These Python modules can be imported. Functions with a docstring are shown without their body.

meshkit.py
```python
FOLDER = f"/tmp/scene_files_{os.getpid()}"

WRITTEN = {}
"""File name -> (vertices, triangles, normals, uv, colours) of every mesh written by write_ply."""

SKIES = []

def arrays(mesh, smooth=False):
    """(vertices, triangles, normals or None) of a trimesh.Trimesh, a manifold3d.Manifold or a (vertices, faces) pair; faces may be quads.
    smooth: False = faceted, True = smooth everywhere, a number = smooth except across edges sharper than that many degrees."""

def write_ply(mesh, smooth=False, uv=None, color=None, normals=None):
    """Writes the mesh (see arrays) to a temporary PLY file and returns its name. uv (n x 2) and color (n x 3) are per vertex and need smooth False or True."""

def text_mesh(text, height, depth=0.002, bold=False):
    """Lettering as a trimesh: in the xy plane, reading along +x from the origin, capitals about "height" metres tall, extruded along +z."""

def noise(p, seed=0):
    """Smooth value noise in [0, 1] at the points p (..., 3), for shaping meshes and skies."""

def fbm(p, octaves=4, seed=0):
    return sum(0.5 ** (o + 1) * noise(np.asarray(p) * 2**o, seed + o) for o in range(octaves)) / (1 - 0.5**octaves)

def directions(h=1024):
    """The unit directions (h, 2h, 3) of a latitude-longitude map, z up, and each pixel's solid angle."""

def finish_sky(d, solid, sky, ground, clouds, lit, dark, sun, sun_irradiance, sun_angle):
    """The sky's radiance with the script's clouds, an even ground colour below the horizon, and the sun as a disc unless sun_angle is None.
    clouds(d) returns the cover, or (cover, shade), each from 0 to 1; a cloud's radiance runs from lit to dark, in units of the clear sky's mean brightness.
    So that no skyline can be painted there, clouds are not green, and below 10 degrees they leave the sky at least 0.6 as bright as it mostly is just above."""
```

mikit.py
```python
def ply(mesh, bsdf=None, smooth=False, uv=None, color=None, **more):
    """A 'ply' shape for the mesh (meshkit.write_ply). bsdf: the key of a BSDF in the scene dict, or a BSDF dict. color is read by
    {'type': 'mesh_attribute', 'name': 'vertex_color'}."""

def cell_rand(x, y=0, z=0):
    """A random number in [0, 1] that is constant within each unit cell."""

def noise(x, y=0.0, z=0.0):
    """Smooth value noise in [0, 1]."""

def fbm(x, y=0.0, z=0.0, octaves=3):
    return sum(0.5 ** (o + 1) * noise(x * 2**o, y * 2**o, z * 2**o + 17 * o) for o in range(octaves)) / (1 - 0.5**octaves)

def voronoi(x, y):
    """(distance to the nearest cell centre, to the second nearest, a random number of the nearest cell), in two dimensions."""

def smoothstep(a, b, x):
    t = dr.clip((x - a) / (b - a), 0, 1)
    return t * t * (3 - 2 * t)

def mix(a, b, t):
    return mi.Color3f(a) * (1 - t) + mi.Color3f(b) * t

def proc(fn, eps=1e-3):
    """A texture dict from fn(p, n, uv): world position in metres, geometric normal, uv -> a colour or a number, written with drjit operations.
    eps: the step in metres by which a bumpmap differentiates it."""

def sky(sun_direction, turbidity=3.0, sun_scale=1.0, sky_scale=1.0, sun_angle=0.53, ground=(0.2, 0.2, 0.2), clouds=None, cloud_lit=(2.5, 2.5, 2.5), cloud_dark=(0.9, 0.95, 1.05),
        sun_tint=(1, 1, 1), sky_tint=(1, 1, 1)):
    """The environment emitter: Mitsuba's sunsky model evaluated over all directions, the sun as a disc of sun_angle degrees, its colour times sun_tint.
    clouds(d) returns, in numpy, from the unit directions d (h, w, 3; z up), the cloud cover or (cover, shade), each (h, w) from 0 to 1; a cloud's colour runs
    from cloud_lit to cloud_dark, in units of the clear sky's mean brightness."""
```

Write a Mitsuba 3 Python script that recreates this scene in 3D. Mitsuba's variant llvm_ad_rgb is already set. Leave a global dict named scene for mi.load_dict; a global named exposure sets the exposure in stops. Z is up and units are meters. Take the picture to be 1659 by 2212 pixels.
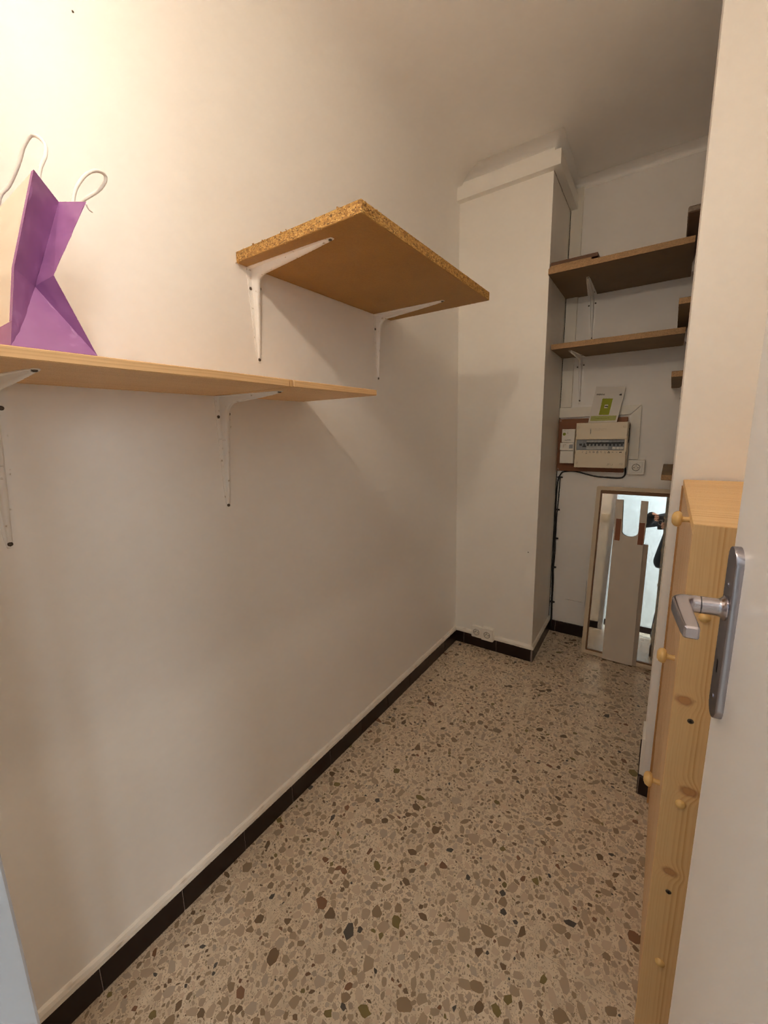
import math
import numpy as np
import trimesh
import shapely.geometry as sg
import drjit as dr
import mitsuba as mi
import manifold3d as m3
from scipy.spatial import cKDTree
import meshkit
import mikit
from mikit import proc, noise, fbm, voronoi, cell_rand, smoothstep, mix

T = mi.ScalarTransform4f
scene, labels = {}, {}

# ---------------------------------------------------------------- camera
CAM = np.array([1.012441, 0.0, 1.3])
FWD = np.array([-0.560592, 0.807356, -0.184156])
UP = np.array([-0.085928, 0.164471, 0.982632])
RIGHT = np.array([0.823622, 0.566680, -0.022827])
scene['camera'] = {
    'type': 'perspective', 'fov': math.degrees(2 * math.atan(829.5 / 884.133)), 'fov_axis': 'x', 'near_clip': 0.004,
    'principal_point_offset_x': -0.567 / 1659, 'principal_point_offset_y': 6.2 / 2212,
    'to_world': T().look_at(origin=CAM.tolist(), target=(CAM + FWD).tolist(), up=UP.tolist())}
exposure = 0.56

# ---------------------------------------------------------------- light
LAMP = np.array([0.604, 0.15, 2.166])          # bare bulb on a cord under the ceiling
BULB_R = 0.023
BULB = [378.0, 316.0, 249.0]
DAYLIGHT = [11.4, 11.6, 11.5]                       # overcast day through the frosted hall window

H = 2.60                                        # ceiling
YB, YC, WC = 2.665, 2.2146, 0.4677              # back wall, column face, column width
YP, XP = 1.5477, 1.031                          # partition face and its free edge
XR = 1.42                                       # right wall


# ---------------------------------------------------------------- helpers
def key_free(key):
    if key not in scene and not any(k.startswith(key + '__') for k in scene) and key not in labels:
        return key
    n = 1
    while f'{key}_{n:03d}' in scene or f'{key}_{n:03d}' in labels or any(k.startswith(f'{key}_{n:03d}__') for k in scene):
        n += 1
    return f'{key}_{n:03d}'


def put(name, mesh, bsdf, parent=None, smooth=False, **more):
    key = key_free(f'{parent}__{name}' if parent else name)
    scene[key] = mikit.ply(mesh, bsdf, smooth=smooth, **more)
    return key


def thing(name, label, category, group=None):
    key = key_free(name)
    labels[key] = {'label': label, 'category': category}
    if group:
        labels[key]['group'] = group
    return key


def tag(key, label, category=None, group=None, kind=None):
    labels[key] = {'label': label}
    if category:
        labels[key]['category'] = category
    if group:
        labels[key]['group'] = group
    if kind:
        labels[key]['kind'] = kind
    return key


def struct(name, mesh, bsdf, label, smooth=False):
    key = put(name, mesh, bsdf, smooth=smooth)
    labels[key] = {'label': label, 'kind': 'structure'}
    return key


def hull(points):
    return trimesh.convex.convex_hull(np.asarray(points, float))


def box(x0, x1, y0, y1, z0, z1, c=0.0):
    if c <= 0:
        return trimesh.creation.box(bounds=[[min(x0, x1), min(y0, y1), min(z0, z1)], [max(x0, x1), max(y0, y1), max(z0, z1)]])
    pts = []
    lo, hi = np.array([min(x0, x1), min(y0, y1), min(z0, z1)]), np.array([max(x0, x1), max(y0, y1), max(z0, z1)])
    for i in range(8):
        s = np.array([(i >> k) & 1 for k in range(3)])
        corner = np.where(s, hi, lo)
        for k in range(3):
            inset = np.where(s, -c, c).astype(float)
            inset[k] = 0
            pts.append(corner + inset)
    return hull(pts)


def prism(poly, z0, z1):
    m = trimesh.creation.extrude_polygon(sg.Polygon(poly), z1 - z0, engine='earcut')
    m.apply_translation([0, 0, z0])
    return m


def cat(*ms):
    return trimesh.util.concatenate(list(ms))


def frame_map(mesh, o, ex, ey, ez):
    """local axes -> world"""
    m = mesh.copy()
    M = np.eye(4)
    M[:3, 0], M[:3, 1], M[:3, 2], M[:3, 3] = ex, ey, ez, o
    m.apply_transform(M)
    return m


def cyl(p0, p1, r, n=24, r1=None, cap=0.0):
    p0, p1 = np.asarray(p0, float), np.asarray(p1, float)
    L = np.linalg.norm(p1 - p0)
    z = (p1 - p0) / L
    x = np.cross(z, [0, 0, 1] if abs(z[2]) < 0.9 else [1, 0, 0])
    x /= np.linalg.norm(x)
    r1 = r if r1 is None else r1
    prof = [(0, 0), (r - cap, 0), (r, cap), (r1, L - cap), (r1 - cap, L), (0, L)] if cap else [(0, 0), (r, 0), (r1, L), (0, L)]
    m = trimesh.creation.revolve(np.array(prof), sections=n)
    return frame_map(m, p0, x, np.cross(z, x), z)


def lathe(prof, o, axis, n=28):
    z = np.asarray(axis, float)
    z /= np.linalg.norm(z)
    x = np.cross(z, [0, 0, 1] if abs(z[2]) < 0.9 else [1, 0, 0])
    x /= np.linalg.norm(x)
    m = trimesh.creation.revolve(np.array(prof, float), sections=n)
    if m.volume < 0:
        m.invert()
    return frame_map(m, o, x, np.cross(z, x), z)


def catmull(pts, n=12):
    P = np.asarray(pts, float)
    P = np.vstack([2 * P[0] - P[1], P, 2 * P[-1] - P[-2]])
    out = []
    for i in range(1, len(P) - 2):
        for t in np.linspace(0, 1, n, endpoint=False):
            a, b, c, d = P[i - 1:i + 3]
            out.append(0.5 * (2 * b + (c - a) * t + (2 * a - 5 * b + 4 * c - d) * t ** 2 + (3 * b - a - 3 * c + d) * t ** 3))
    out.append(P[-2])
    return np.array(out)


def tube(pts, r, n=12, twist=0.0):
    """round tube along a polyline, closed ends; twist > 0 gives a rope-like lay"""
    P = np.asarray(pts, float)
    d = np.gradient(P, axis=0)
    d /= np.linalg.norm(d, axis=1, keepdims=True)
    u = np.cross(d[0], [0.3, 0.2, 0.9])
    u /= np.linalg.norm(u)
    V, s = [], 0.0
    for i in range(len(P)):
        u = u - d[i] * (u @ d[i])
        u /= np.linalg.norm(u)
        w = np.cross(d[i], u)
        if i:
            s += np.linalg.norm(P[i] - P[i - 1])
        a = np.arange(n) * 2 * np.pi / n
        rr = r * (1 + (0.07 * np.cos(3 * a + twist * s) if twist else 0 * a))
        V.append(P[i] + rr[:, None] * (np.cos(a)[:, None] * u + np.sin(a)[:, None] * w))
    V = np.vstack(V + [P[:1], P[-1:]])
    F, k = [], len(P)
    for i in range(k - 1):
        for j in range(n):
            a, b, c, e = i * n + j, i * n + (j + 1) % n, (i + 1) * n + (j + 1) % n, (i + 1) * n + j
            F += [[a, b, c], [a, c, e]]
    for j in range(n):
        F += [[k * n, (j + 1) % n, j], [k * n + 1, (k - 1) * n + j, (k - 1) * n + (j + 1) % n]]
    return trimesh.Trimesh(V, F, process=False)


def loft(rings, close=True):
    """rings: list of (n,3) loops -> closed mesh"""
    R = np.array(rings, float)
    k, n = R.shape[:2]
    V = np.vstack([R.reshape(-1, 3), R[0].mean(0)[None], R[-1].mean(0)[None]])
    F = []
    for i in range(k - 1):
        for j in range(n):
            a, b, c, e = i * n + j, i * n + (j + 1) % n, (i + 1) * n + (j + 1) % n, (i + 1) * n + j
            F += [[a, b, c], [a, c, e]]
    for j in range(n):
        F += [[k * n, (j + 1) % n, j], [k * n + 1, (k - 1) * n + j, (k - 1) * n + (j + 1) % n]]
    m = trimesh.Trimesh(V, F, process=False)
    if m.volume < 0:
        m.invert()
    return m


def text_on(text, height, o, ex, ey, depth=0.0006, bold=False, center=False):
    m = meshkit.text_mesh(text, height, depth, bold)
    if center:
        m.apply_translation([-m.bounds[:, 0].mean(), 0, 0])
    ez = np.cross(ex, ey)
    return frame_map(m, o, ex, ey, ez)


# ---------------------------------------------------------------- materials
def rgb(*c):
    return {'type': 'rgb', 'value': list(c)}


def principled(color, rough=0.5, spec=0.5, **k):
    return {'type': 'principled', 'base_color': rgb(*color) if isinstance(color, (tuple, list)) else color, 'roughness': rough, 'specular': spec, **k}


def two(b):
    return {'type': 'twosided', 'bsdf': b}


def paint_fn(base, amount):
    def fn(p, n, uv):
        f = fbm(p.x * 3.1 + p.y * 1.3, p.y * 2.7 - p.x, p.z * 2.9, octaves=3)
        g = noise(p.x * 60, p.y * 60, p.z * 60)
        return mi.Color3f(*base) * (1 - amount + 2 * amount * (0.75 * f + 0.25 * g))
    return fn


def orange_peel(p, n, uv):
    return noise(p.x * 170, p.y * 170, p.z * 170) * 0.5 + noise(p.x * 60, p.y * 60, p.z * 60) * 0.5


def painted(base, amount=0.03, rough=0.55, bump=0.00022):
    return two({'type': 'bumpmap', 'arbitrary': proc(orange_peel), 'scale': bump, 'bsdf': principled(proc(paint_fn(base, amount)), rough, 0.35)})


scene['wall_paint'] = painted((0.91, 0.885, 0.848))
scene['ceiling_paint'] = painted((0.89, 0.855, 0.815))
scene['duct_paint'] = painted((0.90, 0.875, 0.82), rough=0.42)
scene['trim_paint'] = painted((0.90, 0.875, 0.815), rough=0.35, bump=0.0001)
scene['door_paint'] = two(principled((0.86, 0.835, 0.815), 0.33, 0.5))
scene['frame_daylight_tint'] = two(principled((0.46, 0.475, 0.51), 0.4, 0.4))  # white frame; dim cool daylight is put into this blue-grey colour
scene['hall_daylight_tint'] = painted((0.72, 0.765, 0.785))  # bluish cast of the daylight mixed into the wall colour
scene['plinth_tile'] = principled((0.011, 0.0042, 0.0036), 0.25, 0.32)
scene['grout'] = principled((0.30, 0.25, 0.21), 0.9, 0.2)
scene['floor_grout'] = principled((0.66, 0.56, 0.44), 0.7, 0.3)
scene['plinth_grout'] = principled((0.24, 0.19, 0.17), 0.9, 0.2)


def cap_fn(p, n, uv):
    f = fbm(p.x * 30, p.y * 30, p.z * 120, octaves=3)
    return mix((0.90, 0.86, 0.79), (0.66, 0.58, 0.49), smoothstep(0.58, 0.82, f))


scene['plinth_cap'] = principled(proc(cap_fn), 0.5, 0.4)


def cement_fn(p, n, uv):
    f = fbm(p.x * 9, p.y * 9, p.z * 9, octaves=3)
    d1, d2, r = voronoi(p.x * 260, p.y * 260)
    fleck = smoothstep(0.42, 0.30, d1) * dr.select(r > 0.62, 1.0, 0.0)
    big1, big2, br = voronoi(p.x * 95 + 3.3 * noise(p.x * 90, p.y * 90), p.y * 95 + 3.3 * noise(p.y * 90, p.x * 90, 4.0))
    haze = smoothstep(0.35, 0.75, fbm(p.x * 55, p.y * 55, 2.0, octaves=3))
    base = mix((0.84, 0.715, 0.56), (0.74, 0.62, 0.475), f)
    base = mix(base, (0.56, 0.455, 0.335), 0.5 * haze)
    return mix(base, (0.40, 0.305, 0.20), 0.7 * fleck)


def hall_floor_fn(p, n, uv):
    base = cement_fn(p, n, uv)
    d1, d2, r = voronoi(p.x * 42, p.y * 42)
    m = smoothstep(0.10, 0.16, d2 - d1) * dr.select(r > 0.35, 1.0, 0.0)
    return mix(base, mix((0.33, 0.27, 0.21), (0.20, 0.16, 0.12), r), 0.8 * m)


scene['cement'] = principled(proc(cement_fn), 0.34, 0.45)
scene['chip_mix'] = principled({'type': 'mesh_attribute', 'name': 'vertex_color'}, 0.30, 0.45)
scene['hall_terrazzo'] = principled(proc(hall_floor_fn), 0.34, 0.45)
CHIP_COLORS = [(0.47, 0.360, 0.26), (0.39, 0.295, 0.20), (0.29, 0.207, 0.127), (0.59, 0.465, 0.345), (0.175, 0.115, 0.065),
               (0.080, 0.070, 0.060), (0.195, 0.150, 0.055), (0.22, 0.115, 0.062), (0.48, 0.390, 0.30)]
CHIP_W = [0.25, 0.21, 0.13, 0.18, 0.06, 0.015, 0.02, 0.02, 0.115]
for i, c in enumerate(CHIP_COLORS):
    scene[f'chip_{i}'] = principled(c, 0.30, 0.45)


def wood_fn(axis, light, dark, freq, knots=(), wob=0.006, ax_off=(0.0, 0.0), plain=None):
    """pine: growth rings round an axis that runs along the board; knots: (a, b, radius) on the two coordinates kn"""
    def fn(p, n, uv):
        q = [p.x, p.y, p.z]
        g = q[axis]
        a, b = [q[k] for k in range(3) if k != axis]
        w = wob * (noise(a * 11, b * 11, g * 2.2) - 0.5) * 2 + 0.4 * wob * (noise(a * 40, b * 40, g * 6) - 0.5)
        a, b = a + ax_off[0] + w, b + ax_off[1] + w
        bend = mi.Float(0)
        core = mi.Float(0)
        for (ku, kv, kr, pu, pv) in knots:
            d = dr.sqrt(dr.square((q[pu] - ku)) + dr.square((q[pv] - kv) * 1.45))
            bend = bend + kr * 1.3 * dr.exp(-dr.square(d / (kr * 1.5)))
            core = dr.maximum(core, smoothstep(kr * 1.15, kr * 0.35, d * (0.85 + 0.3 * noise(q[pu] * 180, q[pv] * 180))))
        rr = dr.sqrt(a * a + b * b) + 0.45 * bend
        ring = rr * freq
        ring = ring + 1.5 * noise(ring * 0.31, 5.0, 2.0) + 0.5 * noise(ring * 0.9, 1.0, 8.0)
        fr = ring - dr.floor(ring)
        late = smoothstep(0.25, 0.9, fr) * smoothstep(1.0, 0.93, fr)
        tone = 0.80 * late * (0.15 + 0.85 * cell_rand(dr.floor(ring), 3, 1))
        if plain:                              # quiet sapwood up to this x, figured heartwood beyond
            tone = tone * (0.22 + 0.78 * smoothstep(plain[0], plain[1], q[0] + 0.5 * w))
        fib = noise(a * 900, b * 900, g * 14)
        c = mix(light, dark, dr.clip(tone + 0.16 * (fib - 0.5) + 0.25 * (noise(a * 5, b * 5, g * 1.2) - 0.5), 0, 1))
        return mix(c, mix((0.30, 0.085, 0.020), (0.44, 0.19, 0.06), smoothstep(0.75, 1.0, core)), 0.85 * core)
    return fn


scene['pine_shelf'] = principled(proc(wood_fn(1, (0.70, 0.45, 0.225), (0.47, 0.255, 0.095), 400, wob=0.0025, ax_off=(0.06, -1.22))), 0.5, 0.4)
scene['pine_joint'] = principled((0.58, 0.34, 0.145), 0.5, 0.4)
scene['pine_side'] = principled(proc(wood_fn(2, (0.71, 0.455, 0.215), (0.56, 0.29, 0.090), 230, wob=0.014, ax_off=(-1.150, -0.79), plain=(1.078, 1.098),
                                             knots=((1.0733, 0.818, 0.0165, 0, 2), (1.0965, 0.640, 0.017, 0, 2), (1.083, 0.452, 0.0150, 0, 2)))), 0.42, 0.45)
scene['pine_top'] = principled(proc(wood_fn(0, (0.76, 0.49, 0.22), (0.62, 0.35, 0.12), 75, wob=0.016, ax_off=(-0.78, -1.30))), 0.42, 0.45)
scene['pine_flap'] = principled(proc(wood_fn(2, (0.62, 0.41, 0.235), (0.50, 0.30, 0.15), 110, wob=0.010, ax_off=(-0.7, -0.98))), 0.45, 0.4)
scene['pine_edge'] = principled((0.43, 0.225, 0.085), 0.5, 0.4)
scene['turned_pine'] = principled((0.68, 0.43, 0.16), 0.3, 0.5)


def chip_fn(face, face2, edge_a, edge_b, edge_c, hole, k=1.0):
    def fn(p, n, uv):
        s = (p.x * 1.03 + p.y * 0.97)
        d1, d2, r = voronoi(s * 120 * k, p.z * 250 * k)
        e1, e2, r2 = voronoi(s * 270 * k + 7, p.z * 420 * k)
        edge = mix(edge_a, edge_b, r)
        edge = mix(edge, edge_c, dr.select(r2 > 0.80, 0.75, 0.0))
        edge = mix(edge, hole, smoothstep(0.12, 0.03, d2 - d1) * 0.6)
        edge = mix(edge, hole, dr.select(r2 < 0.10, 0.8, 0.0))
        f = fbm(p.x * 14, p.y * 14, p.z * 14, octaves=3)
        g = noise(p.x * 330, p.y * 330)
        top = mix(face, face2, dr.clip(f * 0.75 + 0.45 * (g - 0.5), 0, 1))
        return dr.select(dr.abs(n.z) > 0.5, top, edge)
    return fn


scene['chipboard_gold'] = principled(proc(chip_fn((0.37, 0.200, 0.052), (0.30, 0.152, 0.036), (0.47, 0.255, 0.064), (0.30, 0.140, 0.032), (0.64, 0.42, 0.15), (0.08, 0.032, 0.010))), 0.55, 0.35)
scene['chipboard_brown'] = principled(proc(chip_fn((0.190, 0.128, 0.068), (0.140, 0.092, 0.046), (0.42, 0.255, 0.125), (0.31, 0.180, 0.085), (0.52, 0.34, 0.18), (0.13, 0.075, 0.036), 1.7)), 0.6, 0.3)
scene['laminate_grey'] = principled(proc(chip_fn((0.14, 0.085, 0.052), (0.11, 0.065, 0.04), (0.21, 0.165, 0.125), (0.17, 0.13, 0.10), (0.25, 0.20, 0.16), (0.11, 0.08, 0.06))), 0.5, 0.35)
scene['board_brown'] = principled((0.20, 0.075, 0.028), 0.5, 0.4)
scene['dark_wood'] = principled((0.105, 0.045, 0.022), 0.55, 0.35)
scene['dark_hole'] = principled((0.012, 0.010, 0.009), 0.8, 0.1)


def enamel_fn(p, n, uv):
    f = fbm(p.x * 90, p.y * 90, p.z * 90, octaves=3)
    return mix((0.90, 0.88, 0.85), (0.50, 0.43, 0.34), smoothstep(0.69, 0.82, f))


scene['white_enamel'] = two(principled(proc(enamel_fn), 0.28, 0.5))
scene['screw_dark'] = principled((0.085, 0.062, 0.042), 0.4, 0.5, metallic=0.5)
scene['white_plastic'] = principled((0.90, 0.87, 0.80), 0.3, 0.5)
scene['cream_plastic'] = principled((0.78, 0.68, 0.52), 0.4, 0.45)
scene['old_white_plastic'] = principled((0.84, 0.80, 0.71), 0.35, 0.45)
scene['grey_plastic'] = principled((0.27, 0.29, 0.31), 0.4, 0.45)
scene['black_plastic'] = principled((0.012, 0.012, 0.013), 0.4, 0.45)
scene['light_grey_plastic'] = principled((0.46, 0.47, 0.47), 0.4, 0.45)
scene['ink_grey'] = principled((0.17, 0.155, 0.135), 0.7, 0.2)
scene['ink_dark'] = principled((0.05, 0.045, 0.04), 0.7, 0.2)
scene['faint_ink'] = principled((0.46, 0.39, 0.29), 0.7, 0.2)
scene['leaflet_paper'] = two(principled((0.78, 0.75, 0.70), 0.6, 0.3))
scene['leaflet_green'] = principled((0.30, 0.34, 0.025), 0.6, 0.3)
scene['leaflet_green_pale'] = principled((0.44, 0.46, 0.16), 0.6, 0.3)
scene['mirror_silver'] = {'type': 'conductor', 'material': 'none', 'specular_reflectance': rgb(0.84, 0.87, 0.86)}
scene['beige_frame'] = principled((0.62, 0.51, 0.37), 0.45, 0.4)
scene['brown_rebate'] = principled((0.16, 0.075, 0.025), 0.5, 0.35)
scene['laminate_cream'] = principled((0.62, 0.54, 0.45), 0.4, 0.4)
scene['laminate_edge'] = principled((0.40, 0.33, 0.27), 0.5, 0.3)
scene['brown_tape'] = principled((0.21, 0.062, 0.016), 0.45, 0.4)
scene['chrome'] = {'type': 'roughconductor', 'material': 'Cr', 'alpha': 0.03, 'distribution': 'ggx', 'specular_reflectance': rgb(0.78, 0.78, 0.80)}
scene['worn_steel'] = {'type': 'roughconductor', 'material': 'Cr', 'alpha': 0.085, 'distribution': 'ggx', 'specular_reflectance': rgb(0.62, 0.62, 0.64)}


def purple_fn(p, n, uv):
    f = fbm(p.x * 60, p.y * 60, p.z * 60, octaves=3)
    scuff = smoothstep(0.60, 0.75, fbm(p.x * 45 + 5, p.y * 45, p.z * 45, octaves=3)) * smoothstep(1.50, 1.43, p.z)
    return mix(mix((0.34, 0.145, 0.335), (0.30, 0.122, 0.295), f), (0.52, 0.30, 0.53), 0.35 * scuff)


scene['purple_paper'] = two(principled(proc(purple_fn), 0.5, 0.35))
scene['cream_paper'] = two(principled((0.78, 0.70, 0.58), 0.55, 0.35))
scene['cord_white'] = principled((0.84, 0.80, 0.75), 0.85, 0.2)
scene['skin'] = principled((0.55, 0.31, 0.22), 0.5, 0.4)
scene['black_cloth'] = two(principled((0.018, 0.019, 0.022), 0.8, 0.2, sheen=0.4))
scene['white_cloth'] = two(principled((0.72, 0.74, 0.76), 0.85, 0.2))
scene['dark_denim'] = two(principled((0.03, 0.035, 0.05), 0.85, 0.2))
scene['shoe_black'] = principled((0.015, 0.014, 0.014), 0.45, 0.4)
scene['hair_brown'] = principled((0.035, 0.022, 0.014), 0.6, 0.3)
scene['eye_white'] = principled((0.7, 0.7, 0.68), 0.3, 0.5)
scene['lip'] = principled((0.42, 0.16, 0.13), 0.5, 0.4)
scene['ring_white'] = principled((0.75, 0.76, 0.78), 0.4, 0.5)

# ---------------------------------------------------------------- room shell
struct('wall_left', box(-0.1, 0, -0.08, YB + 0.1, -0.05, H + 0.1), 'wall_paint', 'long white painted wall carrying the pine and chipboard shelves')
XCB = 0.456
struct('wall_column', prism([(-0.02, YC), (WC, YC), (XCB, YB + 0.02), (-0.02, YB + 0.02)], 0, H + 0.02), 'duct_paint', 'boxed-in white column in the far left corner')
struct('wall_back', box(-0.1, 2.0, YB, YB + 0.1, -0.05, H + 0.1), 'wall_paint', 'white back wall of the recess behind fuse box and mirror')
struct('wall_partition', prism([(XP, YP), (XR + 0.05, YP), (XR + 0.05, 1.75), (1.029, 1.75)], 0, H + 0.02), 'wall_paint', 'white partition wall behind the pine cabinet')
struct('wall_right', box(XR, XR + 0.1, -0.08, YP + 0.1, -0.05, H + 0.1), 'wall_paint', 'white right wall behind the open door')
struct('wall_alcove', cat(box(1.9, 2.0, 1.65, YB + 0.05, -0.05, H + 0.1), box(XR, 1.95, 1.65, 1.75, -0.05, H + 0.1)), 'wall_paint', 'white end walls of the alcove with the deep shelves')
JX0, JX1, LINTEL = 0.575, 1.155, 2.06
YW = 0.038                                      # closet face of the doorway wall
struct('wall_front', cat(box(-0.1, JX0 - 0.045, -0.08, YW, 0, H + 0.1), box(JX1 + 0.03, XR + 0.1, -0.08, YW, 0, H + 0.1),
                         box(JX0 - 0.045, JX1 + 0.03, -0.08, YW, LINTEL + 0.03, H + 0.1)), 'wall_paint', 'white wall with the doorway the picture is taken through')
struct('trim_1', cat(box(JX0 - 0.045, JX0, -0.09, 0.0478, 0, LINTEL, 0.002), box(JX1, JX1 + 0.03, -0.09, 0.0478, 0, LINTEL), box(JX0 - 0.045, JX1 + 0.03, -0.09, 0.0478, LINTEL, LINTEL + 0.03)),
       'frame_daylight_tint', 'door frame at the lower left with cool daylight painted into its grey')
ceiling = struct('ceiling', box(-0.1, 2.0, -0.08, YB + 0.1, H, H + 0.1), 'wall_paint', 'white ceiling with rounded coved corners')


def offset_ring(poly, d):
    """inward mitred offset of a counter-clockwise ring, by d[i] from edge i"""
    P = np.array(poly, float)
    nx = np.roll(P, -1, 0) - P
    nx /= np.linalg.norm(nx, axis=1, keepdims=True)
    nn = np.stack([-nx[:, 1], nx[:, 0]], 1)
    out = []
    for i in range(len(P)):
        A = np.array([nn[i - 1], nn[i]])
        out.append(P[i] + (np.linalg.solve(A, [d[i - 1], d[i]]) if abs(np.linalg.det(A)) > 0.05 else nn[i] * d[i]))
    return np.array(out)


ROOM = [(0, YW), (XR, YW), (XR, YP), (XP, YP), (1.029, 1.75), (1.9, 1.75), (1.9, YB), (XCB, YB), (WC, YC), (0, YC)]
RC = 0.034
RH = np.full(10, RC)
loops = [np.column_stack([offset_ring(ROOM, RH * 0 + 0.0005), np.full(len(ROOM), H - RC - 0.008)])]
for a in np.linspace(0, np.pi / 2, 27):
    loops.append(np.column_stack([offset_ring(ROOM, RH * (1 - math.cos(a)) + 0.0005), np.full(len(ROOM), H - RC + RC * math.sin(a) - 0.0005)]))
loops.append(np.column_stack([offset_ring(ROOM, RH + 0.008), np.full(len(ROOM), H - 0.0005)]))
R_ = np.array(loops)
V, F, n = R_.reshape(-1, 3), [], len(ROOM)
for i in range(28):
    for j in range(n):
        a, b, c, e = i * n + j, i * n + (j + 1) % n, (i + 1) * n + (j + 1) % n, (i + 1) * n + j
        F += [[a, b, c], [a, c, e]]
put('cove', trimesh.Trimesh(V, F, process=False), 'wall_paint', ceiling, smooth=40)
RL, prof = 0.10, []
for a in np.linspace(0, np.pi / 2, 31):
    prof.append((RL * (1 - math.cos(a)) + 0.0008, H - RL + RL * math.sin(a) - 0.0008))
prof = [(0.0008, H - RL - 0.012)] + prof + [(RL + 0.012, H - 0.0008)]
V = [(d, y, z) for y in (YW, YC) for d, z in prof]
np_ = len(prof)
put('cove', trimesh.Trimesh(V, [t for i in range(np_ - 1) for t in ([i, i + np_, i + np_ + 1], [i, i + np_ + 1, i + 1])], process=False), 'wall_paint', ceiling, smooth=40)

# cornice round the head of the column
CP = 0.0365
trim2 = struct('trim_2', prism([(-0.005, YC - CP), (WC + CP, YC - CP), (XCB + CP, YB + 0.01), (XCB - 0.01, YB + 0.01), (WC - 0.01, YC + 0.01), (-0.005, YC + 0.01)], 2.464, 2.526),
               'trim_paint', 'white square cornice around the head of the column')
put('seam', prism([(WC - 0.002, YC + 0.001), (WC + 0.0022, YC + 0.001), (XCB + 0.0022, YB), (XCB - 0.002, YB)], 2.4625, 2.4645), 'grout', trim2)

# ---------------------------------------------------------------- floor: 30 cm terrazzo tiles with stone chips
floor = struct('floor', box(-0.1, 2.0, -0.08, YB + 0.1, -0.06, -0.0012), 'floor_grout', 'beige terrazzo floor with brown stone chips')
TS, TX0, TY0, JW = 0.3005, 0.233, 0.573, 0.0015
for i in range(-1, 6):
    for j in range(-3, 8):
        x0, x1 = max(TX0 + i * TS, 0), min(TX0 + (i + 1) * TS, 1.9)
        y0, y1 = max(TY0 + j * TS, -0.08), min(TY0 + (j + 1) * TS, YB)
        if x1 - x0 > 0.02 and y1 - y0 > 0.02 and not (x0 > 1.45 and y1 < 1.75) and not (x1 < 0.44 and y0 > 2.25):
            put('tile', box(x0 + JW / 2, x1 - JW / 2, y0 + JW / 2, y1 - JW / 2, -0.0012, 0), 'cement', floor)
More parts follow.
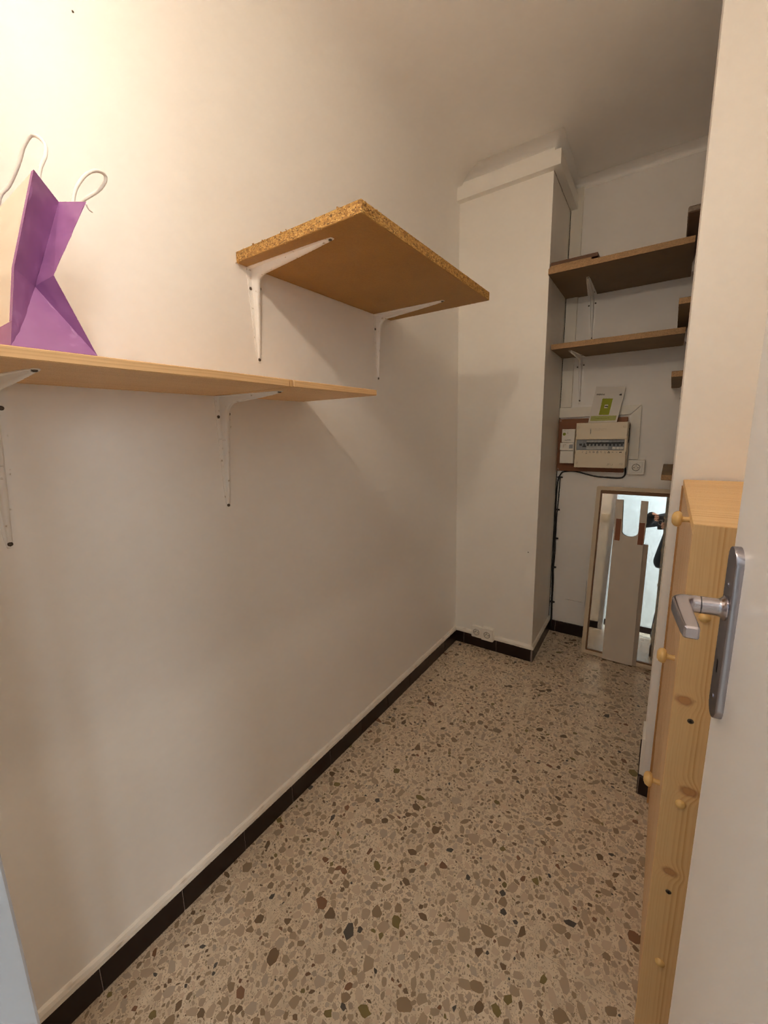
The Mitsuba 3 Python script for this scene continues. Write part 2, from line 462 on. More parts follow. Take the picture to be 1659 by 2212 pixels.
struct('floor_001', box(-0.9, 2.5, -1.23, -0.0805, -0.06, 0), 'hall_terrazzo', 'terrazzo floor of the hall behind the photographer')

rng = np.random.default_rng(7)
AREA = (0.0, 1.46, -0.08, 2.66)
pts, rad = np.zeros((0, 2)), np.zeros(0)
for r_lo, r_hi, tries in ((0.0110, 0.0195, 7000), (0.0068, 0.0110, 42000), (0.0038, 0.0066, 60000), (0.0018, 0.0036, 70000)):
    c = np.column_stack([rng.uniform(AREA[0], AREA[1], tries), rng.uniform(AREA[2], AREA[3], tries)])
    r = r_lo + (r_hi - r_lo) * rng.random(tries) ** 1.7
    # leave room round the chips already set, and round the better of each touching pair
    if len(pts):
        d, k = cKDTree(pts).query(c, k=8)
        ok = (d > 0.80 * (r[:, None] + rad[np.minimum(k, len(rad) - 1)])).all(1)
        c, r = c[ok], r[ok]
    alive = np.ones(len(c), bool)
    for a, b in cKDTree(c).query_pairs(2 * r_hi, output_type='ndarray'):
        if alive[a] and alive[b] and np.hypot(*(c[a] - c[b])) < 0.86 * (r[a] + r[b]):
            alive[b] = False
    pts, rad = np.vstack([pts, c[alive]]), np.concatenate([rad, r[alive]])
keep = np.ones(len(pts), bool)
for g0, ax in ((TX0, 0), (TY0, 1)):           # chips stop at the tile joints
    f = (pts[:, ax] - g0) / TS
    keep &= np.abs(f - np.round(f)) * TS > rad * 0.55
keep &= (pts[:, 0] > rad) & (pts[:, 1] < YB - rad) & ~((pts[:, 0] < WC + 0.01) & (pts[:, 1] > YC - 0.01))
pts, rad = pts[keep], rad[keep]
tone = rng.choice(len(CHIP_COLORS), len(pts), p=CHIP_W)


def chip_mesh(c, r):
    n = int(rng.integers(5, 9)) if r > 0.006 else int(rng.integers(4, 7))
    a = np.sort((np.arange(n) + rng.uniform(-0.36, 0.36, n)) * 2 * np.pi / n)
    s = r * rng.uniform(0.72, 1.16, n)
    P = np.column_stack([np.cos(a) * s, np.sin(a) * s])
    k, th = rng.uniform(0.5, 1.0), rng.uniform(0, np.pi)
    ca, sa = math.cos(th), math.sin(th)
    P = P @ np.array([[1.05, 0], [0, k]]) @ np.array([[ca, sa], [-sa, ca]]) + c
    z = 0.00025 + 0.0002 * rng.random()
    V = np.vstack([np.column_stack([P, np.full(n, z)]), np.column_stack([P, np.full(n, -0.003)]), [[c[0], c[1], z]]])
    F = [[2 * n, i, (i + 1) % n] for i in range(n)]
    for i in range(n):
        j = (i + 1) % n
        F += [[i, n + i, n + j], [i, n + j, j]]
    return V, np.array(F)


rel = np.column_stack([pts, np.zeros(len(pts))]) - CAM
depth = rel @ FWD
px, py = rel @ RIGHT / np.maximum(depth, 1e-3) * 884, -(rel @ UP) / np.maximum(depth, 1e-3) * 884
seen = (depth > 0.1) & (abs(px) < 829) & (py < 1100)
size = np.where(seen, rad / np.maximum(depth, 0.05) ** 1.5, 0)
largest = set(np.argsort(-size)[:300].tolist())
Vs, Fs, Cs, off = [], [], [], 0
for i in range(len(pts)):
    v, f = chip_mesh(pts[i], rad[i])
    if i in largest:
        put('stone_chip', (v, f), f'chip_{tone[i]}', floor)
        continue
    Vs.append(v)
    Fs.append(f + off)
    Cs.append(np.tile(np.array(CHIP_COLORS[tone[i]]) * rng.uniform(0.85, 1.15), (len(v), 1)))
    off += len(v)
k = put('small_stone_chips', (np.vstack(Vs), np.vstack(Fs)), 'chip_mix', floor, color=np.vstack(Cs))
labels[k] = {'kind': 'stuff', 'label': 'small brown and grey stone chips set in the terrazzo'}


# ---------------------------------------------------------------- plinths
HB, TB = 0.0735, 0.0098


def plinth(name, label, p0, p1, joints, cap=True, inward=1, height=HB, cap_top=0.099):
    """tiles from p0 to p1 on the room's side (left of the direction p0 -> p1 for inward = 1)"""
    p0, p1 = np.array(p0, float), np.array(p1, float)
    L = np.linalg.norm(p1 - p0)
    ex = np.append((p1 - p0) / L, 0)
    ey = inward * np.array([-ex[1], ex[0], 0])
    o = np.append(p0, 0)
    base = cat(box(0, L, -0.002, TB - 0.0018, 0, height - 0.001))
    key = struct(name, frame_map(base, o, ex, ey, [0, 0, 1]), 'plinth_grout', label)
    js = [0] + [j for j in joints if 0.004 < j < L - 0.004] + [L]
    for a, b in zip(js[:-1], js[1:]):
        t = box(a + 0.0011, b - 0.0011, -0.001, TB + 0.0008 * rng.random(), 0.0005, height, 0.0011)
        put('tile', frame_map(t, o, ex, ey, [0, 0, 1]), 'plinth_tile', key)
    if cap:
        N = max(int(L / 0.02), 2)
        rings = []
        for i in range(N + 1):
            x = L * i / N
            w = 0.0011 * math.sin(x * 31) + 0.0012 * float(meshkit.noise([x * 90, 3, p0[0] * 7]) - 0.5)
            rings.append([(x, -0.002, height), (x, TB + 0.0012, height), (x, TB + 0.001, height + 0.012 + w), (x, TB - 0.003, cap_top - 0.005 + w), (x, -0.002, cap_top + w)])
        c = frame_map(loft(rings), o, ex, ey, [0, 0, 1])
        if c.volume < 0:
            c.invert()
        put('cap', c, 'plinth_cap', key)
    return key


plinth('baseboard_left', 'dark brown tile baseboard along the long left wall', (0, YC), (0, YW), [YC - (0.2207 + 0.2027 * k) for k in range(9, -1, -1)])
plinth('baseboard_column', 'dark brown tile baseboard on the front of the column', (WC + 0.0, YC), (0, YC), [WC - 0.2665, WC - 0.0612])
plinth('baseboard_column_side', 'dark brown tile baseboard on the side of the column', (XCB, YB), (WC, YC - TB), [0.2003, 0.4046])
plinth('baseboard_back', 'dark brown tile baseboard on the back wall behind the mirror', (1.9, YB), (XCB, YB), [0.2 * k for k in range(1, 8)], cap=False)
plinth('baseboard_right', 'dark brown tile baseboard at the foot of the partition wall', (XR, YP), (XP - 0.008, YP), [0.203], cap=False)
plinth('baseboard_end', 'dark brown end tile at the partition corner', (XP, YP - TB), (1.029, 1.75), [], cap=False, inward=1)
plinth('baseboard_front', 'dark brown tile baseboard beside the doorway', (0, YW), (JX0 - 0.045, YW), [0.2, 0.4], cap=False)
struct('trim_3', box(XP - 0.0085, XP + 0.004, YP - 0.0004, YP + 0.11, HB, 0.219, 0.002), 'trim_paint', 'white corner piece above the baseboard at the partition end')

put('corner_joint', box(XCB - 0.002, XCB + 0.0030, YB - 0.006, YB + 0.002, 0.08, 2.463), 'dark_hole', 'wall_column')
# small marks in the wall
k = put('nail_hole', cyl((0.4262, YC - 0.0008, 0.638), (0.4262, YC + 0.004, 0.638), 0.0026, 12), 'dark_hole', 'wall_column')
put('nail_hole', cyl((-0.003, 0.4513, 2.105), (0.0008, 0.4513, 2.105), 0.002, 10), 'screw_dark', 'wall_left')
k = put('hatch_joint', cat(box(0.549, 0.664, YB - 0.0006, YB + 0.002, 0.2300, 0.2312), box(0.6635, 0.6646, YB - 0.0006, YB + 0.002, 0.2, 0.378)), 'ink_grey', 'wall_back')


# ---------------------------------------------------------------- pressed steel brackets
def bracket(name, label, group, corner, out, arm_h, arm_v, lean=(0, 0), width=0.052):
    """corner: point where wall and underside meet; out: unit vector away from the wall"""
    key = thing(name, label, 'shelf bracket', group)
    corner, out = np.array(corner, float), np.array(out, float)
    side = np.cross([0, 0, 1], out)

    def W(u, s, d):                            # u out, s sideways, d down
        sh = lean[0] * d + lean[1] * u
        return corner + out * u + side * (s + sh) - np.array([0, 0, 1]) * d

    def flange(L, vertical):
        rings = []
        t = 0.0016
        for q in np.linspace(0, 1, 14):
            w = (width * (1 - q) ** 0.9 + 0.0135 * q) / 2
            if q > 0.97:
                w *= 0.72
            d = q * L
            loop = [(-w, 0), (w, 0), (w, t), (-w, t)]
            rings.append([W(b, a, d) if vertical else W(d, a, b) for a, b in loop])
        return loft(rings)

    # ridge: inner outline swept round the bend
    st = []
    for q in np.linspace(1, 0, 12):            # up the wall arm
        d = 0.052 + (arm_v - 0.012 - 0.052) * q
        st.append(((0.0045 + 0.0145 * (1 - q) ** 0.8, d), (0.0008, d), 0.0045 + 0.0065 * (1 - q)))
    for a in np.linspace(0, np.pi / 2, 9)[1:-1]:
        c = (0.052, 0.052)
        r = 0.033
        pu, pd = c[0] - r * math.cos(a), c[1] - r * math.sin(a)
        qa = a / (np.pi / 2)
        base = (0.0008 + 0.052 * max(0, 2 * qa - 1), 0.0008 + 0.052 * max(0, 1 - 2 * qa))
        st.append(((pu, pd), base, 0.011))
    for q in np.linspace(0, 1, 12):
        u = 0.052 + (arm_h - 0.012 - 0.052) * q
        st.append(((u, 0.0045 + 0.0145 * (1 - q) ** 0.8), (u, 0.0008), 0.0045 + 0.0065 * (1 - q)))
    rings = []
    for (pu, pd), (bu, bd), w in st:
        mu, md = bu + 0.72 * (pu - bu), bd + 0.72 * (pd - bd)
        rings.append([W(bu, -w, bd), W(mu, -w * 0.82, md), W(pu, -w * 0.38, pd), W(pu, w * 0.38, pd), W(mu, w * 0.82, md), W(bu, w, bd)])
    put('wall_arm', flange(arm_v, True), 'white_enamel', key)
    put('shelf_arm', flange(arm_h, False), 'white_enamel', key)
    put('rib', loft(rings), 'white_enamel', key, smooth=38)

    def screw(p, n):
        p, n = np.array(p), np.array(n)
        return lathe([(0, 0.0026), (0.0022, 0.0025), (0.0042, 0.0012), (0.0044, -0.001), (0, -0.001)], p, n, 12)
    up = np.array([0, 0, 1.0])
    for u, s, d, n in ((0.0016, -0.0165, 0.054, out), (0.0016, 0.0165, 0.046, out), (0.0018, 0, arm_v - 0.008, out), (arm_h - 0.008, 0, 0.0018, -up), (0.058, 0.015, 0.0016, -up)):
        put('screw', screw(W(u, s, d), n), 'screw_dark', key)
    return key


# ---------------------------------------------------------------- low pine shelf and its brackets
sh = thing('pine_shelf', 'long light pine wall shelf at chest height holding the purple bag', 'shelf')
put('board', box(0.001, 0.3013, 0.05, 0.6655, 1.4055, 1.4215, 0.0014), 'pine_shelf', sh)
put('joint_strip', box(0.001, 0.3003, 0.6668, 0.6762, 1.4058, 1.4212, 0.0010), 'pine_joint', sh)
put('board', box(0.001, 0.3013, 0.6775, 1.0010, 1.4055, 1.4212, 0.0018), 'pine_shelf', sh)
bracket('shelf_bracket', 'white steel bracket under the far end of the pine shelf', 'white brackets on the left wall', (0, 0.699, 1.4055), (1, 0, 0), 0.222, 0.305, (-0.045, 0.06))
bracket('shelf_bracket', 'white steel bracket cut by the left picture edge under the pine shelf', 'white brackets on the left wall', (0, 0.222, 1.4055), (1, 0, 0), 0.226, 0.305, (-0.03, 0.05))

# ---------------------------------------------------------------- high chipboard shelf
sh = thing('chipboard_shelf', 'thick golden chipboard shelf high on the left wall', 'shelf')


def rough_board(x0, x1, y0, y1, z0, z1, amp=0.0016, step=0.006, seed=0):
    m = box(x0, x1, y0, y1, z0, z1, 0.0015)
    v, f = trimesh.remesh.subdivide_to_size(m.vertices, m.faces, 0.05, max_iter=12)
    m = trimesh.Trimesh(v, f, process=True)
    return m


put('board', rough_board(0.001, 0.4299, 0.7800, 1.5370, 1.7610, 1.7890), 'chipboard_gold', sh)
fr = []
for i in range(46):                            # torn fibres along the sawn end and the worn near corner
    if i < 26:
        c = np.array([rng.uniform(0.0, 0.43), 0.7790, rng.choice([1.7885, 1.7612]) + rng.uniform(-0.002, 0.0006)])
    else:
        c = np.array([0.4305, 0.780 + rng.exponential(0.03), 1.7625 + rng.uniform(-0.001, 0.026)])
    s = rng.uniform(0.0008, 0.0024, 3)
    fr.append(frame_map(box(-s[0], s[0], -s[1], s[1], -s[2] / 2, s[2] / 2, 0.0005), c, *trimesh.transformations.random_rotation_matrix(rng.random(3))[:3, :3].T))
k = put('torn_edge', cat(*fr), 'chipboard_gold', sh)
labels[k] = {'kind': 'stuff', 'label': 'torn wood fibres along the sawn edges'}
bracket('shelf_bracket', 'white steel bracket under the near end of the golden chipboard shelf', 'white brackets on the left wall', (0, 0.838, 1.7610), (1, 0, 0), 0.305, 0.252, (-0.02, -0.03))
bracket('shelf_bracket', 'white steel bracket under the far end of the golden chipboard shelf', 'white brackets on the left wall', (0, 1.438, 1.7610), (1, 0, 0), 0.302, 0.250, (-0.01, -0.025))

# ---------------------------------------------------------------- recess shelves on the back wall
def notched(yf, z0, z1):
    """board cut out round the trunking in the corner"""
    return prism([(WC + 0.001, yf), (1.027, yf), (1.027, YB - 0.001), (0.5215, YB - 0.001), (0.5215, YB - 0.0175), (WC - 0.011, YB - 0.0175)], z0, z1)


sh = thing('recess_shelf', 'upper brown chipboard shelf between column and partition', 'shelf', 'chipboard shelves in the recess')
put('board', notched(2.192, 2.018, 2.0425), 'chipboard_brown', sh)
sh = thing('recess_shelf', 'lower brown chipboard shelf between column and partition, above the leaflet', 'shelf', 'chipboard shelves in the recess')
put('board', notched(2.316, 1.697, 1.7225), 'chipboard_brown', sh)
bracket('shelf_bracket', 'white steel bracket under the upper recess shelf', 'white brackets in the recess', (0.5915, YB, 2.018), (0, -1, 0), 0.322, 0.235, (0.045, 0.078), 0.046)
bracket('shelf_bracket', 'white steel bracket under the lower recess shelf above the leaflet', 'white brackets in the recess', (0.553, YB, 1.697), (0, -1, 0), 0.268, 0.25, (0.030, -0.035), 0.046)

sides = [('top alcove shelf, with a dark rounded laminate edge', 2.083, 2.106, 'laminate_grey'), ('second alcove shelf from the top, of brown chipboard', 1.7638, 1.7875, 'chipboard_brown'),
         ('third alcove shelf from the top, of brown chipboard', 1.4915, 1.5150, 'chipboard_brown'), ('lowest alcove shelf, level with the wall socket, of brown chipboard', 1.0760, 1.0990, 'chipboard_brown')]
for i, (lb, z0, z1, mat) in enumerate(sides):
    sh = thing('alcove_shelf', lb, 'shelf', 'deep shelves in the alcove behind the partition')
    put('board', box(0.9945, 1.899, 2.07, YB - 0.001, z0, z1, 0.004 if i == 0 else 0.0015), mat, sh)
    words = ('top', 'second', 'third', 'lowest')[i]
    bracket('shelf_bracket', f'white steel bracket under the {words} alcove shelf, just showing at the partition edge', 'white brackets in the alcove', (1.056, YB, z0), (0, -1, 0), 0.30, 0.25 if i < 3 else 0.105)

pl = thing('wooden_plank', 'short light brown plank lying on the upper recess shelf beside the column', 'plank')
put('board', box(WC + 0.002, 0.648, 2.215, 2.37, 2.0430, 2.0610, 0.0012), 'chipboard_brown', pl)
pl = thing('wooden_plank', 'short dark plank on top of the light plank on the upper recess shelf', 'plank')
put('board', box(WC + 0.003, 0.672, 2.225, 2.39, 2.0615, 2.0780, 0.0012), 'dark_wood', pl)

# ---------------------------------------------------------------- cable trunking
tr = thing('cable_trunking', 'white plastic cable trunking down the back wall and around the fuse box', 'cable trunking')
TD = 0.016
put('cover', box(XCB + 0.0045, 0.520, YB - TD, YB, 1.419, 2.566, 0.0015), 'old_white_plastic', tr)
put('cover', frame_map(prism([(XCB + 0.002, 1.361), (0.8235, 1.3675), (0.8705, 1.4155), (0.5205, 1.4182), (XCB + 0.002, 1.4182)], 0, TD), [0, YB, 0], [1, 0, 0], [0, 0, 1], [0, -1, 0]), 'old_white_plastic', tr)
put('cover', frame_map(prism([(0.8255, 1.3665), (0.8300, 1.1230), (0.8765, 1.1225), (0.8718, 1.4145)], 0, TD), [0, YB, 0], [1, 0, 0], [0, 0, 1], [0, -1, 0]), 'old_white_plastic', tr)


# ---------------------------------------------------------------- sockets and switch
def socket(label, cx, cz, y_wall, w=0.076, h=0.076, d=0.034, group=None, frame=True):
    key = thing('power_socket', label, 'socket', group)
    yf = y_wall - d
    body = box(cx - w / 2, cx + w / 2, yf, y_wall, cz - h / 2, cz + h / 2, 0.003)
    put('housing', body, 'white_plastic', key)
    put('cover_plate', box(cx - w * 0.36, cx + w * 0.36, yf - 0.0016, yf + 0.002, cz - h * 0.36, cz + h * 0.36, 0.0012), 'white_plastic', key)
    yo = yf - 0.0017
    # round well: dark shadow ring, pale floor, two holes and the earth pin
    put('well', lathe([(0.0165, 0), (0.0195, 0.0003), (0.0198, -0.002), (0.0165, -0.002)], (cx, yo, cz), (0, -1, 0), 32), 'ink_grey', key)
    put('well_floor', cyl((cx, yo + 0.001, cz), (cx, yo - 0.0001, cz), 0.0166, 32), 'old_white_plastic', key)
    for s in (-1, 1):
        put('hole', cyl((cx + s * 0.0095, yo + 0.002, cz - 0.001), (cx + s * 0.0095, yo - 0.0006, cz - 0.001), 0.0027, 12), 'dark_hole', key)
    put('earth_pin', cyl((cx, yo + 0.002, cz + 0.0095), (cx, yo - 0.012, cz + 0.0095), 0.0024, 12, cap=0.0008), 'worn_steel', key)
    return key


socket('left white power socket of the pair above the column baseboard', 0.1465, 0.1005, YC, 0.063, 0.072, 0.022, 'white sockets at the foot of the column')
socket('right white power socket of the pair above the column baseboard', 0.2180, 0.1060, YC, 0.072, 0.077, 0.036, 'white sockets at the foot of the column')
socket('white power socket at the lower right corner of the fuse box', 0.8715, 1.0795, YB, 0.081, 0.082, 0.030)

sw = thing('light_switch', 'white light switch beside the doorway, seen in the mirror', 'switch')
put('plate', box(0.443, 0.523, YW, YW + 0.010, 1.20, 1.285, 0.002), 'cream_plastic', sw)
put('rocker', box(0.467, 0.499, YW + 0.008, YW + 0.016, 1.222, 1.263, 0.003), 'white_plastic', sw)

# ---------------------------------------------------------------- fuse box
bd = thing('mounting_board', 'red-brown wooden mounting board behind the fuse box', 'mounting board')
put('board', box(0.4585, 0.8125, YB - 0.022, YB, 1.048, 1.353, 0.0015), 'board_brown', bd)
put('screw', cyl((0.4685, YB - 0.024, 1.343), (0.4685, YB - 0.02, 1.343), 0.004, 14), 'worn_steel', bd)
put('screw', cyl((0.4685, YB - 0.024, 1.058), (0.4685, YB - 0.02, 1.058), 0.004, 14), 'worn_steel', bd)

YF = YB - 0.108
fb = thing('fuse_box', 'cream plastic fuse box with a row of black breaker toggles', 'fuse box')
x0, x1, z0, z1 = 0.5700, 0.8235, 1.0780, 1.3270
wz0, wz1 = 1.1760, 1.2340
put('body', box(x0 + 0.002, x1 + 0.003, YF + 0.018, YB - 0.022, z0 + 0.002, z1 - 0.002, 0.003), 'cream_plastic', fb)
put('cover', cat(box(x0, x1, YF, YF + 0.02, wz1, z1, 0.0025), box(x0, x1, YF, YF + 0.02, z0, wz0, 0.0025),
                 box(x0, x0 + 0.0055, YF, YF + 0.02, wz0 - 0.003, wz1 + 0.003), box(0.8125, x1, YF, YF + 0.02, wz0 - 0.003, wz1 + 0.003)), 'cream_plastic', fb)
put('ledge', box(x0, x1, YF - 0.006, YF + 0.004, wz1 + 0.0015, wz1 + 0.0065, 0.0012), 'cream_plastic', fb)
put('knockout', box(x1 + 0.002, x1 + 0.0045, YF + 0.04, YB - 0.035, 1.215, 1.318), 'dark_hole', fb)
put('rail_strip', box(x0 + 0.005, 0.8130, YF + 0.010, YF + 0.016, wz0, wz1), 'grey_plastic', fb)
for (sx, sz) in ((x0 + 0.012, z1 - 0.026), (x1 - 0.016, z1 - 0.026), (x0 + 0.012, z0 + 0.026), (x1 - 0.020, z0 + 0.024)):
    s_ = put('cover_screw', lathe([(0, 0.0012), (0.0058, 0.0010), (0.0068, 0), (0.0068, -0.001), (0, -0.001)], (sx, YF, sz), (0, -1, 0), 20), 'cream_plastic', fb)
    put('slot', cat(box(sx - 0.0044, sx + 0.0044, YF - 0.0016, YF - 0.0008, sz - 0.0007, sz + 0.0007),
                    lathe([(0.0064, 0.0004), (0.0072, 0.0006), (0.0074, -0.0006), (0.0062, -0.0006)], (sx, YF, sz), (0, -1, 0), 20)), 'faint_ink', s_)
put('latch_slot', box(0.6435, 0.6465, YF - 0.0006, YF + 0.002, 1.265, 1.293), 'ink_grey', fb)
for a, b, z in ((0.650, 0.722, 1.2915), (0.663, 0.727, 1.2845)):
    put('moulded_line', box(a, b, YF - 0.0004, YF + 0.002, z, z + 0.0009), 'faint_ink', fb)
for sx, zz in ((x0 + 0.0008, 1.252), (x1 - 0.003, 1.252), (x0 + 0.0008, 1.155), (x1 - 0.003, 1.155)):
    put('side_notch', box(sx, sx + 0.0024, YF - 0.0006, YF + 0.002, zz, zz + 0.014), 'ink_grey', fb)
nm, mx0, mw = 12, 0.5905, 0.01835
yt = YF + 0.004
for i in range(nm):
    a = mx0 + i * mw
    b_ = put('breaker', box(a + 0.0004, a + mw - 0.0004, yt, YF + 0.014, wz0 + 0.004, wz1 - 0.004, 0.0006), 'light_grey_plastic' if i in (2, 3, 4, 5, 6, 7) else 'grey_plastic', fb)
    if i == 0:
        put('toggle', box(a + 0.001, a + 0.013, yt - 0.006, yt + 0.001, 1.2005, 1.2125, 0.001), 'black_plastic', b_)
    elif i == 1:
        put('toggle', cat(box(a + 0.005, a + 0.0105, yt - 0.008, yt + 0.001, 1.197, 1.214, 0.001), box(a - 0.001, a + 0.017, yt - 0.006, yt + 0.001, 1.194, 1.2005, 0.001)), 'black_plastic', b_)
    else:
        put('toggle', cat(box(a + 0.0002, a + mw - 0.0002, yt - 0.006, yt + 0.001, 1.2105, 1.2195, 0.0008), box(a + 0.0045, a + 0.0125, yt - 0.009, yt + 0.001, 1.1995, 1.214, 0.001)), 'black_plastic', b_)
    if i >= nm - 3:
        put('label_tag', box(a + 0.001, a + mw - 0.001, yt - 0.0012, yt + 0.001, 1.181, 1.1935), 'white_plastic', b_)
        put('label_line', box(a + 0.002, a + mw - 0.002, yt - 0.0016, yt, 1.1868, 1.1875), 'ink_grey', b_)
EX, EZ = np.array([1.0, 0, 0]), np.array([0, 0, 1.0])


def ring_mark(cx, cz, r, w=0.0008, n=18):
    return lathe([(r - w, 0.0005), (r + w, 0.0005), (r + w, -0.0005), (r - w, -0.0005)], (cx, YF, cz), (0, -1, 0), n)


def bar(xa, za, xb, zb, w=0.0008):
    d = np.array([xb - xa, zb - za])
    L = np.linalg.norm(d)
    ex = np.array([d[0] / L, 0, d[1] / L])
    return frame_map(box(0, L, -w, w, -0.0005, 0.0005), [xa, YF, za], ex, [-ex[2], 0, ex[0]], [0, -1, 0])


zc = 1.1655
icons = []
xi = [0.6115 + 0.0186 * k for k in range(11)]
icons.append(cat(bar(xi[0] - 0.004, zc - 0.004, xi[0] + 0.004, zc + 0.004), bar(xi[0] - 0.004, zc + 0.002, xi[0] + 0.001, zc - 0.002)))
icons.append(cat(bar(xi[1], zc + 0.005, xi[1], zc - 0.007), bar(xi[1] - 0.004, zc - 0.008, xi[1] + 0.005, zc - 0.008, 0.0014), bar(xi[1], zc + 0.005, xi[1] + 0.003, zc + 0.002)))
icons.append(cat(bar(xi[2] - 0.0045, zc + 0.003, xi[2] + 0.0045, zc + 0.003), bar(xi[2] - 0.0045, zc - 0.003, xi[2] + 0.0045, zc - 0.003), bar(xi[2] - 0.003, zc, xi[2] + 0.003, zc)))
icons.append(cat(ring_mark(xi[3], zc, 0.004), bar(xi[3], zc, xi[3] + 0.005, zc)))
icons.append(cat(ring_mark(xi[4], zc - 0.002, 0.0045), ring_mark(xi[4], zc - 0.002, 0.0018), bar(xi[4] - 0.003, zc + 0.005, xi[4] + 0.003, zc + 0.005)))
icons.append(cat(bar(xi[5] - 0.003, zc + 0.004, xi[5], zc), bar(xi[5] + 0.003, zc + 0.004, xi[5], zc), bar(xi[5], zc, xi[5], zc - 0.005)))
icons.append(cat(bar(xi[6] - 0.002, zc + 0.004, xi[6] + 0.002, zc + 0.001), bar(xi[6] + 0.002, zc + 0.001, xi[6] - 0.002, zc - 0.003), bar(xi[6] - 0.002, zc - 0.003, xi[6] + 0.004, zc - 0.006)))
icons.append(cat(bar(xi[7] - 0.006, zc - 0.004, xi[7] + 0.006, zc - 0.004, 0.0011), bar(xi[7] - 0.005, zc - 0.004, xi[7], zc + 0.005, 0.0011), bar(xi[7] + 0.005, zc - 0.004, xi[7], zc + 0.005, 0.0011)))
icons.append(cat(bar(xi[8] - 0.005, zc - 0.001, xi[8] - 0.001, zc + 0.002), bar(xi[8] - 0.001, zc + 0.002, xi[8] + 0.002, zc - 0.001), bar(xi[8] + 0.002, zc - 0.001, xi[8] + 0.005, zc + 0.001)))
icons.append(cat(bar(xi[9] - 0.004, zc, xi[9] + 0.004, zc), bar(xi[9] - 0.001, zc, xi[9] - 0.003, zc + 0.003)))
icons.append(cat(bar(xi[10] - 0.006, zc, xi[10] + 0.004, zc, 0.0022), bar(xi[10] + 0.003, zc + 0.003, xi[10] + 0.006, zc - 0.003, 0.0012)))
for i, m in enumerate(icons):
    put('symbol', m, 'ink_dark' if i in (7, 10) else 'ink_grey', fb)
put('lettering', text_on('JFU', 0.0125, [0.7335, YF, 1.0915], EX, EZ), 'faint_ink', fb)

YM = YB - 0.072
mt = thing('breaker_unit', 'tall white main breaker to the left of the fuse box', 'breaker')
put('body', box(0.4905, 0.5585, YM + 0.008, YB - 0.022, 1.0965, 1.2945, 0.002), 'white_plastic', mt)
put('upper_cover', box(0.4885, 0.5590, YM, YM + 0.010, 1.2195, 1.2945, 0.0022), 'white_plastic', mt)
put('middle_block', box(0.4830, 0.5585, YM - 0.006, YM + 0.010, 1.1725, 1.2170, 0.002), 'white_plastic', mt)
put('lower_cover', box(0.4835, 0.5575, YM, YM + 0.010, 1.0970, 1.1700, 0.0022), 'white_plastic', mt)
put('green_dot', cyl((0.502, YM + 0.001, 1.266), (0.502, YM - 0.0008, 1.266), 0.0085, 20), 'leaflet_green', mt)
put('dot_mark', cat(box(0.499, 0.505, YM - 0.0012, YM, 1.2665, 1.268), box(0.499, 0.505, YM - 0.0012, YM, 1.2635, 1.265)), 'ink_grey', mt)
put('small_mark', cat(box(0.520, 0.5215, YM - 0.0005, YM + 0.001, 1.268, 1.278), box(0.500, 0.508, YM - 0.0005, YM + 0.001, 1.2885, 1.2895)), 'ink_grey', mt)
put('slot', box(0.503, 0.541, YM - 0.0005, YM + 0.001, 1.2305, 1.2325), 'ink_dark', mt)
put('rating_plate', box(0.533, 0.552, YM - 0.0068, YM - 0.005, 1.184, 1.206), 'grey_plastic', mt)
put('switch_slot', cat(box(0.500, 0.502, YM - 0.0066, YM - 0.005, 1.190, 1.207), box(0.500, 0.516, YM - 0.0066, YM - 0.005, 1.205, 1.207)), 'faint_ink', mt)

# leaflet standing on the fuse box, leaning on the wall
lf = thing('leaflet', 'white leaflet with green blocks standing on the fuse box', 'leaflet')
PB0, PB1 = np.array([0.6222, YB - 0.060, 1.3275]), np.array([0.7640, YB - 0.060, 1.3275])
PT0, PT1 = np.array([0.6441, YB - 0.0085, 1.5274]), np.array([0.7906, YB - 0.0085, 1.5133])


def leaf_pt(u, v, lift=0.0):
    p = PB0 * (1 - u) * (1 - v) + PB1 * u * (1 - v) + PT0 * (1 - u) * v + PT1 * u * v
    p[1] = YB - 0.060 + (p[2] - 1.3275) * 0.258
    return p + np.array([0, -0.9683, 0.2498]) * lift


def leaf_quad(u0, u1, v0, v1, lift, t):
    lo = [leaf_pt(u, v, lift - t) for u, v in ((u0, v0), (u1, v0), (u1, v1), (u0, v1))]
    hi = [leaf_pt(u, v, lift) for u, v in ((u0, v0), (u1, v0), (u1, v1), (u0, v1))]
    return hull(lo + hi)


put('sheet', leaf_quad(0, 1, 0, 1, 0, 0.0012), 'leaflet_paper', lf)
put('green_block', leaf_quad(0.315, 0.665, 0.21, 0.67, 0.0003, 0.0008), 'leaflet_green', lf)
put('green_band', leaf_quad(0.055, 0.94, 0.045, 0.185, 0.0003, 0.0008), 'leaflet_green_pale', lf)
put('band_text', cat(*[leaf_quad(0.22 + 0.5 * i / 9, 0.22 + 0.5 * i / 9 + 0.042, 0.105, 0.125, 0.0006, 0.0004) for i in range(9)]), 'leaflet_green', lf)
put('device_picture', leaf_quad(0.44, 0.56, 0.40, 0.50, 0.0006, 0.0005), 'leaflet_paper', lf)
put('device_mark', cat(leaf_quad(0.45, 0.55, 0.435, 0.46, 0.0009, 0.0004), leaf_quad(0.535, 0.555, 0.41, 0.46, 0.0009, 0.0004)), 'ink_dark', lf)
put('heading_text', cat(*[leaf_quad(0.08 + 0.036 * i, 0.08 + 0.036 * i + 0.024, 0.755 + 0.008 * (i % 2), 0.80, 0.0004, 0.0006) for i in range(8)]), 'ink_grey', lf)
put('corner_mark', cat(leaf_quad(0.84, 0.87, 0.765, 0.785, 0.0004, 0.0006), leaf_quad(0.865, 0.925, 0.755, 0.80, 0.0004, 0.0006)), 'ink_dark', lf)

